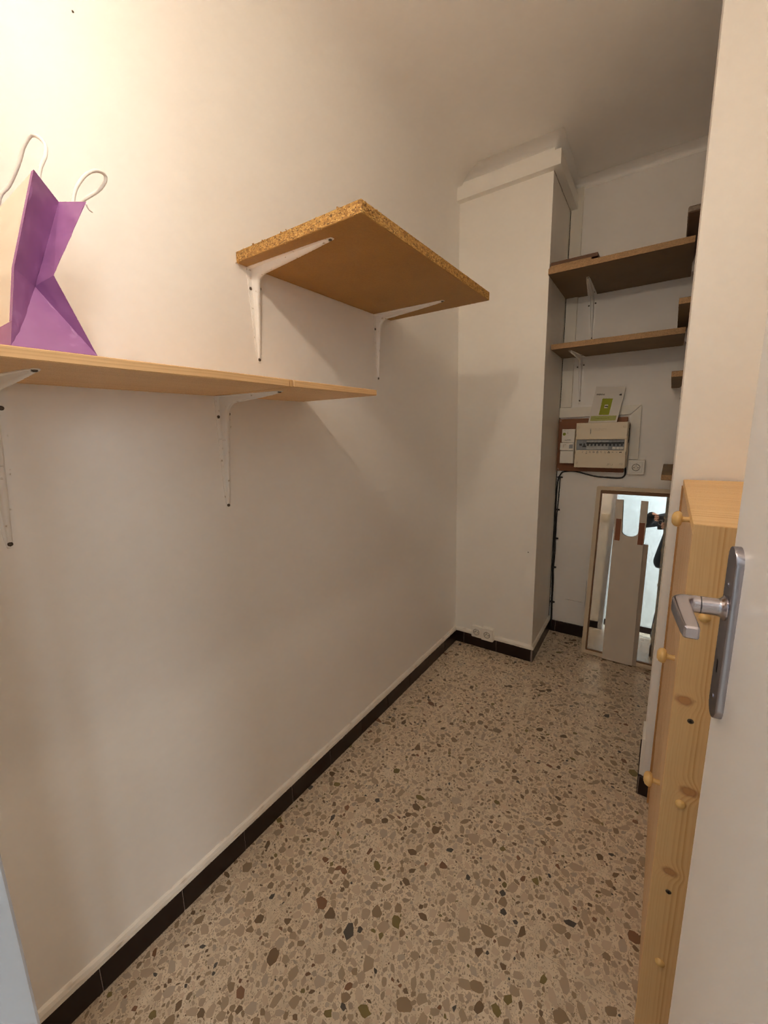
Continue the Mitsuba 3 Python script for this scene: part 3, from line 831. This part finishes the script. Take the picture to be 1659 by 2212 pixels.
# black cable
cb = thing('cable', 'black cable from fuse box down the corner by the column', 'cable')
yc = YB - 0.007
path = [(0.819, YB - 0.06, 1.10), (0.8205, YB - 0.02, 1.070), (0.8205, yc, 1.0368), (0.808, yc, 1.0195), (0.7879, yc, 1.0150), (0.735, yc, 1.0165), (0.6817, yc, 1.0190), (0.63, yc, 1.0290), (0.5815, yc, 1.0415), (0.545, yc, 1.0465), (0.5172, yc, 1.0450), (0.492, yc, 1.038),
        (0.4786, yc, 1.020), (0.4680, yc, 0.985), (0.4635, yc, 0.90), (0.4640, yc, 0.80), (0.4655, yc, 0.70), (0.4640, yc, 0.6144), (0.4655, yc, 0.52), (0.4650, yc, 0.4159), (0.4680, yc, 0.30), (0.4690, yc, 0.1972), (0.4720, yc - 0.004, 0.11), (0.4760, yc - 0.006, 0.03)]
put('wire', tube(catmull(path, 8), 0.0042, 10), 'black_plastic', cb, smooth=True)
path2 = [(0.4790, yc, 1.010), (0.4785, yc, 0.95), (0.4770, yc, 0.88), (0.4735, yc, 0.80), (0.4720, yc, 0.74), (0.4725, yc, 0.6700), (0.4715, yc, 0.62), (0.4735, yc, 0.55), (0.4725, yc, 0.48), (0.4700, yc, 0.42), (0.4735, yc, 0.34), (0.4735, yc, 0.22), (0.4760, yc - 0.003, 0.12), (0.4790, yc - 0.006, 0.03)]
put('wire', tube(catmull(path2, 8), 0.0032, 10), 'black_plastic', cb, smooth=True)
for (x, z) in ((0.4773, 1.0066), (0.4717, 0.8048), (0.4730, 0.6214), (0.4687, 0.4322), (0.4720, 0.1978)):
    put('clip', box(x - 0.014, x + 0.016, YB - 0.013, YB, z - 0.0045, z + 0.0045, 0.0018), 'black_plastic', cb)

# ---------------------------------------------------------------- leaning mirror
TH = math.radians(10.5)
MB = np.array([0.0, 2.4625, 0.0035])
MX, MS, MN = np.array([1.0, 0, 0]), np.array([0, math.sin(TH), math.cos(TH)]), np.array([0, -math.cos(TH), math.sin(TH)])


def on_mirror(m):
    return frame_map(m, MB, MX, MS, MN)


mr = thing('leaning_mirror', 'beige framed mirror on the floor leaning against the back wall', 'mirror')
fx0, fx1, fs1 = 0.6865, 1.290, 0.979


def framing(x0, x1, s0, s1, w, n0, n1, top=None):
    top = w if top is None else top
    outer = sg.Polygon([(x0, s0), (x1, s0), (x1, s1), (x0, s1)]).buffer(-0.008).buffer(0.008, quad_segs=5)
    inner = sg.box(x0 + w, s0 + w, x1 - w, s1 - top)
    m = trimesh.creation.extrude_polygon(outer.difference(inner), n1 - n0, engine='earcut')
    m.apply_translation([0, 0, n0])
    return m


put('frame', on_mirror(framing(fx0, fx1, 0, fs1, 0.0215, -0.014, 0.0)), 'beige_frame', mr)
put('frame_bead', on_mirror(framing(fx0 + 0.006, fx1 - 0.006, 0.006, fs1 - 0.006, 0.0045, -0.004, 0.0022)), 'beige_frame', mr)
put('rebate_and_reflection', on_mirror(framing(fx0 + 0.0214, fx1 - 0.0214, 0.0214, fs1 - 0.0214, 0.0075, -0.013, -0.003, top=0.019)), 'brown_rebate', mr)  # brown rebate, top strip widened to include its reflection in the glass
put('glass', on_mirror(box(fx0 + 0.020, fx1 - 0.020, 0.020, fs1 - 0.02, -0.0135, -0.0115)), 'mirror_silver', mr)

# cut laminate boards leaning on the mirror
U = sg.Polygon([(0.799, 0.0), (0.9455, 0.0), (0.9415, 0.668), (0.9455, 0.79), (0.9440, 0.908), (0.9115, 0.908), (0.9125, 0.735)] +
               [(0.8725 + 0.0400 * math.cos(a), 0.735 - 0.030 * math.sin(a)) for a in np.linspace(0.12, np.pi - 0.12, 14)] +
               [(0.8335, 0.735), (0.8255, 0.908), (0.7910, 0.908), (0.7950, 0.665)])
lb = thing('cut_board', 'pale board with a U-shaped cutout leaning against the mirror', 'board')
m = trimesh.creation.extrude_polygon(U, 0.008, engine='earcut')
m.apply_translation([0, 0.001, 0.010])
put('panel', on_mirror(m), 'laminate_cream', lb)
put('brown_tape', on_mirror(box(0.8015, 0.8275, 0.679, 0.800, 0.0176, 0.0190)), 'brown_tape', lb)
put('brown_tape', on_mirror(box(0.9135, 0.9395, 0.668, 0.788, 0.0176, 0.0190)), 'brown_tape', lb)
lb = thing('cut_board', 'narrow pale board behind the U-shaped board against the mirror', 'board')
put('panel', on_mirror(box(0.802, 0.9640, 0.0005, 0.671, 0.0015, 0.0095, 0.0008)), 'laminate_edge', lb)

# ---------------------------------------------------------------- pine flap cabinet
cbn = thing('shoe_cabinet', 'tall narrow pine cabinet with turned knobs beside the door', 'cabinet')
CX, CY0, CY1, CZ = 1.0572, 0.838, 1.532, 1.139
put('top', box(CX - 0.0008, XR - 0.002, CY0 + 0.0005, CY1, CZ - 0.018, CZ, 0.0006), 'pine_top', cbn)
put('side_panel', cat(box(CX, XR - 0.002, CY0 - 0.0012, CY0 + 0.0004, 0, CZ - 0.0008, 0.0006), box(CX, XR - 0.002, CY0, CY0 + 0.018, 0, CZ - 0.0183, 0.0008)), 'pine_side', cbn)
put('side_panel', box(CX - 0.0035, XR - 0.002, CY1 - 0.018, CY1, 0, CZ - 0.0183, 0.0008), 'pine_edge', cbn)
put('back_panel', box(XR - 0.012, XR - 0.003, CY0 + 0.018, CY1 - 0.018, 0.02, CZ - 0.02), 'pine_flap', cbn)
put('base_rail', box(CX + 0.003, CX + 0.02, CY0 + 0.0185, CY1 - 0.0185, 0.0, 0.245), 'pine_flap', cbn)
for zz, zk in ((0.842, 1.121), (0.546, 0.830), (0.250, 0.531)):
    zt = zz + (0.276 if zz > 0.8 else 0.293)
    fl = put('flap', box(CX + 0.0015, CX + 0.018, CY0 + 0.0195, CY1 - 0.0195, zz, zt, 0.001), 'pine_flap', cbn)
    put('knob', lathe([(0, -0.002), (0.0055, -0.002), (0.0050, 0.010), (0.0060, 0.0135), (0.0125, 0.0148), (0.0152, 0.0185), (0.0152, 0.0225), (0.0125, 0.0275), (0.007, 0.0302), (0, 0.0308)],
                      (CX + 0.0015, 0.968, zk), (-1, 0, 0), 28), 'turned_pine', fl, smooth=40)
for z in (0.979, 0.608, 0.230):
    put('wood_plug', lathe([(0, 0.0072), (0.0045, 0.0061), (0.0074, 0.0034), (0.0086, 0.0004), (0.0086, -0.001), (0, -0.001)], (1.0866, CY0 - 0.001, z), (0, -1, 0), 22), 'turned_pine', cbn, smooth=40)
for z in (0.781, 0.4056):
    s_ = put('side_screw', lathe([(0, 0.0012), (0.0042, 0.0009), (0.0050, -0.0002), (0, -0.001)], (1.0856, CY0 - 0.0012, z), (0, -1, 0), 18), 'screw_dark', cbn)
    put('drive', cat(box(1.0856 - 0.0028, 1.0856 + 0.0028, CY0 - 0.0030, CY0 - 0.0020, z - 0.0006, z + 0.0006), box(1.0856 - 0.0006, 1.0856 + 0.0006, CY0 - 0.0030, CY0 - 0.0020, z - 0.0028, z + 0.0028)), 'dark_hole', s_)

# ---------------------------------------------------------------- open door with lever handle
DH, DE = np.array([1.150, 0.060, 0.0]), np.array([1.0908, 0.660, 0.0])     # hinge and free edge of the visible face
DL = np.linalg.norm(DE - DH)
dx = (DE - DH) / DL
dn = np.array([-dx[1], dx[0], 0.0])                 # out of the visible face, into the room (towards -x)
dz = np.array([0, 0, 1.0])


def on_door(m):                                    # local: along from the free edge back to the hinge, up, out of the face
    return frame_map(m, DE, -dx, dz, dn) if np.linalg.det(np.column_stack([-dx, dz, dn])) > 0 else frame_map(m, DE, -dx, dz, dn)


def fix(m):
    if m.volume < 0:
        m.invert()
    return m


d1 = struct('door_1', fix(on_door(box(0, DL, 0.008, 2.045, -0.038, 0, 0.002))), 'door_paint', 'white painted door standing open at the right')
for z in (0.25, 1.75):
    put('hinge', cyl(DH + dn * 0.003 + [0, 0, z], DH + dn * 0.003 + [0, 0, z + 0.09], 0.006, 14), 'worn_steel', d1)
hd = thing('door_handle', 'chrome lever handle with a long plate on the open door', 'door handle')
pa, pw, pz0, pz1 = 0.034, 0.0200, 0.9300, 1.1560


def plate_loop(w, r, n_top=10):
    """outline of the long plate with half-round ends"""
    P = []
    for a in np.linspace(0, np.pi, n_top):
        P.append((pa + w * math.cos(a), pz1 - r + (r - 0) * math.sin(a)))
    for a in np.linspace(np.pi, 2 * np.pi, n_top):
        P.append((pa + w * math.cos(a), pz0 + r + r * math.sin(a)))
    return P


rings = [[(x, y, n) for x, y in plate_loop(w, r)] for w, r, n in ((pw, 0.020, 0.0), (pw, 0.020, 0.0052), (pw - 0.0022, 0.0178, 0.0076), (pw - 0.0038, 0.0162, 0.0082))]
rings = [[(x, y + (0 if i else 0), n) for x, y, n in r] for i, r in enumerate(rings)]
put('plate', fix(on_door(loft(rings))), 'worn_steel', hd, smooth=25)
hz = 1.0775
prof = [(0, 0.006), (0.0155, 0.006), (0.0155, 0.0095), (0.0118, 0.0125), (0.0108, 0.016), (0.0108, 0.0325), (0, 0.0325)]
put('collar', lathe(prof, DE - dx * pa + dz * hz, dn, 32), 'chrome', hd, smooth=35)
put('gap_ring', cyl(DE - dx * pa + dz * hz + dn * 0.0320, DE - dx * pa + dz * hz + dn * 0.0337, 0.0100, 28), 'black_plastic', hd)
# lever: round neck, tight bend, flat grip running back along the door
stn = [(0, 0.0336, 0.0108, 0.0108, 0), (0, 0.0370, 0.0108, 0.0108, 0)]
for a in np.linspace(0.12, np.pi / 2, 9):
    stn.append((0.0135 * (1 - math.cos(a)), 0.0385 + 0.0160 * math.sin(a), 0.0108 - 0.0010 * a, 0.0108 - 0.0004 * a, 0.0002 * a))
stn += [(0.030, 0.0543, 0.0088, 0.0096, 0.0010), (0.050, 0.0538, 0.0084, 0.0089, 0.0020), (0.074, 0.0528, 0.0081, 0.0081, 0.0032), (0.0840, 0.0523, 0.0075, 0.0074, 0.0036), (0.0860, 0.0521, 0.0056, 0.0056, 0.0037)]
rings = []
for i, (al, ou, hw, hh, dp) in enumerate(stn):
    j0, j1 = max(i - 1, 0), min(i + 1, len(stn) - 1)
    t = np.array([stn[j1][0] - stn[j0][0], stn[j1][1] - stn[j0][1]])
    t /= np.linalg.norm(t)
    sd = np.array([-t[1], t[0]])                    # sideways in the plane of the bend
    pw_ = 2.0 + 5.0 * min(max((i - 3) / 8, 0), 1)                     # round neck, squarer grip
    loop = []
    for a in np.linspace(0, 2 * np.pi, 28, endpoint=False):
        c, s = math.cos(a), math.sin(a)
        c, s = np.sign(c) * abs(c) ** (2 / pw_), np.sign(s) * abs(s) ** (2 / pw_)
        loop.append((al + pa + sd[0] * hw * c, hz - dp + hh * s, ou + sd[1] * hw * c))
    rings.append(loop)
put('lever', fix(on_door(loft(rings))), 'chrome', hd, smooth=32)
put('plate_screw', cyl(DE - dx * pa + dz * 1.108 + dn * 0.0076, DE - dx * pa + dz * 1.108 + dn * 0.0092, 0.0035, 14), 'chrome', hd)
put('plate_screw', cyl(DE - dx * pa + dz * 0.958 + dn * 0.0076, DE - dx * pa + dz * 0.958 + dn * 0.0092, 0.0035, 14), 'chrome', hd)
put('keyhole', cat(fix(on_door(box(pa - 0.0022, pa + 0.0022, 0.992, 1.008, 0.0078, 0.0086)))), 'dark_hole', hd)

# ---------------------------------------------------------------- paper bag on the pine shelf
bag = thing('paper_bag', 'purple and cream paper gift bag with white cord handles on the pine shelf', 'bag')
ZS = 1.4220


def crumple(tri_pts, faces, amp, seed, size=0.012):
    m = trimesh.Trimesh(np.array(tri_pts, float), np.array(faces), process=True)
    m.merge_vertices()
    for _ in range(4):
        m = m.subdivide()
    nrm = m.vertex_normals
    d = meshkit.fbm(m.vertices * 38, 3, seed) - 0.5
    edge_v = m.edges_sorted[trimesh.grouping.group_rows(m.edges_sorted, require_count=1)].ravel()
    d[edge_v] = 0
    mv = m.vertices + nrm * (amp * d)[:, None]
    mv[:, 2] = np.maximum(mv[:, 2], ZS)
    return trimesh.Trimesh(mv, m.faces, process=False)


F0, F1, F1b, F2 = np.array([0.2975, 0.1890, ZS]), np.array([0.2755, 0.2130, 1.5270]), np.array([0.2794, 0.2088, 1.5081]), np.array([0.2700, 0.2545, 1.6613])
B0, B1, BE, B2 = np.array([0.2985, 0.2880, ZS]), np.array([0.2750, 0.2566, 1.5290]), np.array([0.2720, 0.2790, 1.5746]), np.array([0.2700, 0.3144, 1.6459])
Wt, Tc = np.array([0.2350, 0.2454, 1.5192]), np.array([0.2250, 0.2952, 1.6518])
FI, BI = np.array([0.2850, 0.2030, 1.4300]), np.array([0.2900, 0.2740, 1.4310])
Wm = Wt * [1, 1, 1] + [0.0, 0, 0]


def mirror_x(p):
    return np.array([0.345 - p[0] - 0.01, p[1], p[2]])


def gusset(tr):
    P = {k: tr(v) for k, v in dict(F0=F0, F1=F1, F1b=F1b, F2=F2, B0=B0, B1=B1, BE=BE, B2=B2, W=Wt, T=Tc, FI=FI, BI=BI).items()}
    mid = P['W'] * 0.45 + P['T'] * 0.55
    quads = [[P['F2'], P['F1'], P['W'], mid, P['T']], [P['B1'], P['BE'], P['B2'], P['T'], mid, P['W']],
             [P['F1'], P['F1b'], P['W']], [P['F1b'], P['F0'], P['FI'], P['W']], [P['W'], P['BI'], P['B0'], P['B1']], [P['W'], P['FI'], P['F0'], P['B0'], P['BI']]]
    V, F = [], []
    for q in quads:
        o = len(V)
        V += list(q)
        F += [[o, o + i, o + i + 1] for i in range(1, len(q) - 1)]
    return crumple(V, F, 0.0055, 4)


put('gusset', gusset(lambda p: p), 'purple_paper', bag, smooth=16)
put('gusset', gusset(mirror_x), 'purple_paper', bag, smooth=16)


def face(rows, seed):
    V, F = [], []
    for a, b in zip(rows[:-1], rows[1:]):
        o = len(V)
        V += [a, b, mirror_x(b), mirror_x(a)]
        F += [[o, o + 1, o + 2], [o, o + 2, o + 3]]
    return crumple(V, F, 0.004, seed)


fmid = F0 * 0.62 + F1b * 0.38
put('front_face', face([F2, F1, fmid], 8), 'cream_paper', bag, smooth=25)
ins, outw = np.array([-0.0075, 0, 0]), np.array([0, -0.0008, 0])
strip_v = [q for p_ in (F2, F1, F1b, fmid) for q in (p_, p_ + ins + outw)]
put('front_border', trimesh.Trimesh(strip_v, [[0, 1, 3], [0, 3, 2], [2, 3, 5], [2, 5, 4], [4, 5, 7], [4, 7, 6]], process=False), 'purple_paper', bag)
put('front_band', face([fmid, F0], 9), 'purple_paper', bag, smooth=25)
put('back_face', face([B2, BE, B1, B0], 10), 'purple_paper', bag, smooth=25)
put('bottom', hull([F0 + [0, 0, 0.0002], B0 + [0, 0, 0.0002], mirror_x(F0), mirror_x(B0), F0 - [0.002, 0, -0.001], mirror_x(B0) + [0, 0, 0.001]]), 'purple_paper', bag)
h1 = [(0.222, 0.268, 1.630), (0.22, 0.278, 1.6837), (0.215, 0.2909, 1.7147), (0.20, 0.2971, 1.7392), (0.18, 0.2907, 1.7531), (0.165, 0.283, 1.7407), (0.15, 0.2769, 1.7183), (0.13, 0.2669, 1.692), (0.12, 0.2555, 1.6738), (0.112, 0.250, 1.640)]
h2 = [(0.243, 0.3040, 1.630), (0.24, 0.3089, 1.6538), (0.237, 0.3172, 1.6762), (0.23, 0.3355, 1.7032), (0.225, 0.3527, 1.7182), (0.215, 0.3699, 1.7245), (0.21, 0.3722, 1.7164), (0.205, 0.3618, 1.7001), (0.20, 0.339, 1.6784), (0.197, 0.318, 1.655), (0.195, 0.305, 1.625)]
put('handle_cord', tube(catmull(h1, 16), 0.0025, 12, 900), 'cord_white', bag, smooth=True)
put('handle_cord', tube(catmull(h2, 16), 0.0025, 12, 900), 'cord_white', bag, smooth=True)
put('cord_end', tube(catmull([(0.2695, 0.3138, 1.6425), (0.2675, 0.3165, 1.6385), (0.266, 0.319, 1.6372), (0.262, 0.324, 1.6378)], 6), 0.0010, 6), 'cord_white', bag)

# ---------------------------------------------------------------- lamp
lp = thing('pendant_lamp', 'bare light bulb hanging on a cord above the doorway', 'lamp')
scene[f'{lp}__bulb'] = {**mikit.ply(trimesh.creation.icosphere(3, BULB_R).apply_translation(LAMP), {'type': 'diffuse', 'reflectance': rgb(0.6, 0.6, 0.6)}, smooth=True),
                        'emitter': {'type': 'area', 'radiance': rgb(*BULB)}}
put('lamp_holder', lathe([(0, 0), (0.014, 0), (0.018, 0.012), (0.018, 0.04), (0.009, 0.055), (0, 0.056)], LAMP + [0, 0, BULB_R - 0.003], (0, 0, 1), 24), 'white_plastic', lp)
put('cord', cyl(LAMP + [0, 0, BULB_R + 0.05], (LAMP[0], LAMP[1], H - 0.02), 0.003, 10), 'white_plastic', lp)
put('ceiling_rose', lathe([(0, 0), (0.008, 0), (0.035, 0.018), (0.038, 0.0265), (0, 0.0265)], (LAMP[0], LAMP[1], H - 0.0265), (0, 0, 1), 28), 'white_plastic', lp)

# ---------------------------------------------------------------- the hall behind the photographer
HX0, HX1, HY = -0.8, 2.4, -1.13
struct('wall_hall_far', box(HX0 - 0.1, HX1 + 0.1, HY - 0.1, HY, -0.05, H + 0.1), 'hall_daylight_tint', 'far wall of the hall, seen in the mirror')
struct('wall_hall_left', box(HX0 - 0.1, HX0, HY, -0.08, -0.05, H + 0.1), 'hall_daylight_tint', 'left wall of the hall behind the photographer')
WY0, WY1, WZ0, WZ1 = -1.03, -0.18, 0.85, 2.20
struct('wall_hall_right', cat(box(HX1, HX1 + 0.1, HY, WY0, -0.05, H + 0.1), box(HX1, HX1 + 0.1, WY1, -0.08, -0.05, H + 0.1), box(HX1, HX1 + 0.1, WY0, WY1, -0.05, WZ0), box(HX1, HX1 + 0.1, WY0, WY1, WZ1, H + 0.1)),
       'hall_daylight_tint', 'window wall of the hall behind the photographer')
struct('wall_hall_near', cat(box(HX0 - 0.1, -0.0995, -0.08, 0.02, -0.05, H + 0.1), box(XR + 0.0995, HX1 + 0.1, -0.08, 0.02, -0.05, H + 0.1)), 'hall_daylight_tint', 'wall on both sides of the closet, facing the hall')
struct('ceiling_001', box(HX0 - 0.1, HX1 + 0.1, HY - 0.1, -0.0805, H, H + 0.1), 'hall_daylight_tint', 'white ceiling of the hall')
win = struct('window_1', cat(box(HX1 + 0.01, HX1 + 0.06, WY0, WY0 + 0.06, WZ0, WZ1), box(HX1 + 0.01, HX1 + 0.06, WY1 - 0.06, WY1, WZ0, WZ1), box(HX1 + 0.01, HX1 + 0.06, WY0, WY1, WZ0, WZ0 + 0.06),
                            box(HX1 + 0.01, HX1 + 0.06, WY0, WY1, WZ1 - 0.06, WZ1), box(HX1 + 0.01, HX1 + 0.06, (WY0 + WY1) / 2 - 0.04, (WY0 + WY1) / 2 + 0.04, WZ0, WZ1)), 'trim_paint', 'frosted hall window with daylight')
for a, b in ((WY0 + 0.06, (WY0 + WY1) / 2 - 0.04), ((WY0 + WY1) / 2 + 0.04, WY1 - 0.06)):
    key = key_free(f'{win}__pane')
    scene[key] = {**mikit.ply(box(HX1 + 0.03, HX1 + 0.036, a, b, WZ0 + 0.06, WZ1 - 0.06), {'type': 'diffuse', 'reflectance': rgb(0.5, 0.5, 0.5)}), 'emitter': {'type': 'area', 'radiance': rgb(*DAYLIGHT)}}
plinth('baseboard_hall', 'dark tile baseboard of the hall, seen in the mirror', (HX0, HY), (HX1, HY), [0.203 * k for k in range(1, 16)], cap=False, inward=1)

# ---------------------------------------------------------------- the photographer (seen only in the mirror) and the phone
PF = np.array([-0.40, 0.9165, 0.0])               # facing
PR = np.array([0.9165, 0.40, 0.0])                # his or her right
PO = np.array([1.215, -0.435, 0.0])


def W3(r, f, z):
    return PO + PR * r + PF * f + np.array([0, 0, z])


def chain(*js):
    out = None
    for (p, r), (q, s) in zip(js[:-1], js[1:]):
        a = m3.Manifold.sphere(r, 24).translate(list(map(float, p)))
        b = m3.Manifold.sphere(s, 24).translate(list(map(float, q)))
        h = m3.Manifold.batch_hull([a, b])
        out = h if out is None else out + h
    return out


def ell(c, rx, ry, rz, ax=PR, fx=PF):
    s = m3.Manifold.sphere(1.0, 32)
    M = np.column_stack([ax * rx, fx * ry, np.array([0, 0, 1.0]) * rz, c])
    return s.transform(M[:3, :4])


def soft(man, edge=0.012, it=10):
    m = man.refine_to_length(edge).to_mesh()
    t = trimesh.Trimesh(m.vert_properties[:, :3], m.tri_verts, process=True)
    trimesh.smoothing.filter_taubin(t, iterations=it)
    return t


head = W3(-0.02, 0.085, 1.585)
neck0, neck1 = W3(0, -0.01, 1.40), W3(-0.01, 0.05, 1.50)
shL, shR = W3(-0.165, -0.01, 1.385), W3(0.165, -0.01, 1.385)
elL, wrL = np.array([0.872, -0.235, 1.275]), np.array([0.925, -0.078, 1.335])
elR, wrR = np.array([1.290, -0.190, 1.130]), np.array([1.105, -0.080, 1.215])
hipL, hipR = W3(-0.088, -0.02, 0.90), W3(0.088, -0.02, 0.90)
knL, anL = np.array([1.125, -0.385, 0.49]), np.array([1.075, -0.370, 0.085])
knR, anR = np.array([1.295, -0.335, 0.49]), np.array([1.300, -0.345, 0.085])

# phone first: its lens is the camera
PH = CAM - FWD * 0.0135 - UP * 0.053 - RIGHT * 0.022
ph = thing('phone', 'black phone with a pale ring on its back, held by the photographer', 'phone')
put('case', frame_map(box(-0.0375, 0.0375, -0.0755, 0.0755, -0.0045, 0.0045, 0.003), PH, RIGHT, UP, -FWD * -1 if np.linalg.det(np.column_stack([RIGHT, UP, FWD])) > 0 else FWD), 'black_plastic', ph)
put('magnet_ring', lathe([(0.0235, 0), (0.0265, 0), (0.0265, 0.0055), (0.0235, 0.0055)], PH, FWD, 36), 'ring_white', ph)
put('screen', frame_map(box(-0.034, 0.034, -0.071, 0.071, -0.0052, -0.0044), PH, RIGHT, UP, FWD), 'grey_plastic', ph)


def hand(wrist, ctr, side):
    """palm behind the edge of the phone, four fingers curled round it on to its front, the thumb on the screen side; side -1 or 1 along RIGHT"""
    wrist, m = np.asarray(wrist, float), None
    for o, L in ((-0.030, 0.82), (-0.011, 1.0), (0.009, 1.05), (0.029, 0.92)):
        kn = ctr + UP * o + RIGHT * side * 0.064 - FWD * 0.034
        p1 = ctr + UP * (o + 0.002) + RIGHT * side * 0.057 + FWD * 0.004
        p2 = ctr + UP * (o + 0.001) + RIGHT * side * (0.057 - 0.024 * L) + FWD * 0.0128
        p3 = ctr + UP * (o - 0.001) + RIGHT * side * (0.057 - 0.040 * L) + FWD * 0.0118
        f = chain((wrist + UP * o * 0.45, 0.018), (kn, 0.0118)) + chain((kn, 0.0110), (p1, 0.0092), (p2, 0.0082), (p3, 0.0070))
        m = f if m is None else m + f
    tb = wrist * 0.55 + (ctr + RIGHT * side * 0.06 - FWD * 0.034) * 0.45 - FWD * 0.012
    t1 = ctr + RIGHT * side * 0.046 - FWD * 0.036 + UP * 0.008
    t2 = ctr + RIGHT * side * 0.022 - FWD * 0.0165 + UP * 0.014
    return m + chain((tb, 0.0155), (t1, 0.0115), (t2, 0.0092))


hL = hand(wrL, PH + UP * 0.052, -1)
hR = hand(wrR, PH - UP * 0.038, 1)

pn = thing('person', 'person in an open black jacket photographing the closet, seen in the mirror', 'person')
body = ell(head, 0.074, 0.092, 0.112) + ell(head + PF * 0.03 - np.array([0, 0, 0.055]), 0.052, 0.060, 0.055)
body += chain((head + PF * 0.092 + np.array([0, 0, 0.022]), 0.009), (head + PF * 0.104 - np.array([0, 0, 0.018]), 0.0135))                 # nose
body += ell(head + PF * 0.083 - np.array([0, 0, 0.052]), 0.024, 0.012, 0.011)                                                             # mouth
for s in (-1, 1):
    body += ell(head + PR * s * 0.075 - PF * 0.005, 0.008, 0.019, 0.031)
    body += ell(head + PR * s * 0.033 + PF * 0.072 + np.array([0, 0, 0.028]), 0.024, 0.014, 0.009)
body += chain((neck1, 0.052), (neck0, 0.060))
body += chain((neck0 - [0, 0, 0.02], 0.075), (W3(0, 0, 1.22), 0.115), (W3(0, 0, 1.05), 0.108), (W3(0, -0.01, 0.93), 0.125))
for sh_, el, wr in ((shL, elL, wrL), (shR, elR, wrR)):
    body += chain((neck0 - [0, 0, 0.03], 0.06), (sh_, 0.052), (el, 0.040), (wr, 0.026))
for hp, kn, an in ((hipL, knL, anL), (hipR, knR, anR)):
    body += chain((hp, 0.082), (kn, 0.056), (an, 0.038))
body += hL + hR
put('body', soft(body, 0.009, 8), 'skin', pn, smooth=True)
for s in (-1, 1):
    put('eye', trimesh.creation.icosphere(2, 0.0118).apply_translation(head + PR * s * 0.033 + PF * 0.076 + np.array([0, 0, 0.012])), 'eye_white', pn, smooth=True)
hair = ell(head + np.array([0, 0, 0.018]) - PF * 0.012, 0.083, 0.098, 0.112) - ell(head + PF * 0.085 - np.array([0, 0, 0.035]), 0.085, 0.085, 0.105)
hair = hair - m3.Manifold.cube([1, 1, 0.3], True).translate([float(head[0]), float(head[1]), float(head[2] - 0.22)])
put('hair', soft(hair, 0.012, 6), 'hair_brown', pn, smooth=True)
jk = None
for sh_, el, wr in ((shL, elL, wrL), (shR, elR, wrR)):
    c = chain((W3(0, -0.02, 1.385), 0.07), (sh_, 0.074), (el, 0.061), (wr * 0.88 + el * 0.12, 0.046))
    jk = c if jk is None else jk + c
jk += chain((W3(0, -0.02, 1.37), 0.085), (W3(-0.06, -0.02, 1.20), 0.125), (W3(-0.115, -0.02, 0.98), 0.125), (W3(-0.150, -0.02, 0.88), 0.115))
jk += chain((W3(0, -0.02, 1.37), 0.085), (W3(0.06, -0.02, 1.20), 0.125), (W3(0.075, -0.02, 0.95), 0.135), (W3(0.08, -0.02, 0.86), 0.130))
gap = m3.Manifold.batch_hull([m3.Manifold.sphere(0.035, 16).translate(list(map(float, W3(0, 0.11, 1.40)))), m3.Manifold.sphere(0.055, 16).translate(list(map(float, W3(0.02, 0.13, 0.70)))),
                             m3.Manifold.sphere(0.035, 16).translate(list(map(float, W3(0, 0.3, 1.45)))), m3.Manifold.sphere(0.08, 16).translate(list(map(float, W3(0.02, 0.3, 0.70))))])
jk = jk - gap - m3.Manifold.cube([1.2, 1.2, 0.3], True).translate([float(PO[0]), float(PO[1]), 0.65])
k = put('jacket', soft(jk, 0.014, 6), 'black_cloth', pn, smooth=True)
labels[k] = {'label': 'open black jacket'}
shirt = chain((W3(0, 0.0, 1.37), 0.079), (W3(0, 0.012, 1.2), 0.120), (W3(0, 0.012, 1.02), 0.114), (W3(0, 0.0, 0.92), 0.128))
k = put('shirt', soft(shirt, 0.014, 6), 'white_cloth', pn, smooth=True)
labels[k] = {'label': 'white shirt'}
tro = None
for hp, kn, an in ((hipL, knL, anL), (hipR, knR, anR)):
    c = chain((W3(0, -0.015, 0.93), 0.125), (hp, 0.092), (kn, 0.068), (an + [0, 0, 0.02], 0.056))
    tro = c if tro is None else tro + c
put('trousers', soft(tro, 0.016, 6), 'dark_denim', pn, smooth=True)
for an, dirv in ((anL, np.array([-0.15, 0.98, 0])), (anR, np.array([0.18, 0.97, 0]))):
    heel, toe = an * [1, 1, 0] - dirv * 0.035 + [0, 0, 0.042], an * [1, 1, 0] + dirv * 0.185 + [0, 0, 0.034]
    s_ = chain((heel, 0.040), (toe, 0.032)) + chain((an, 0.047), (an * [1, 1, 0] + dirv * 0.09 + [0, 0, 0.045], 0.042))
    s_ = s_ ^ m3.Manifold.cube([2, 2, 0.4], True).translate([1.1, -0.4, 0.2015])
    put('shoe', soft(s_, 0.012, 4), 'shoe_black', pn, smooth=True)
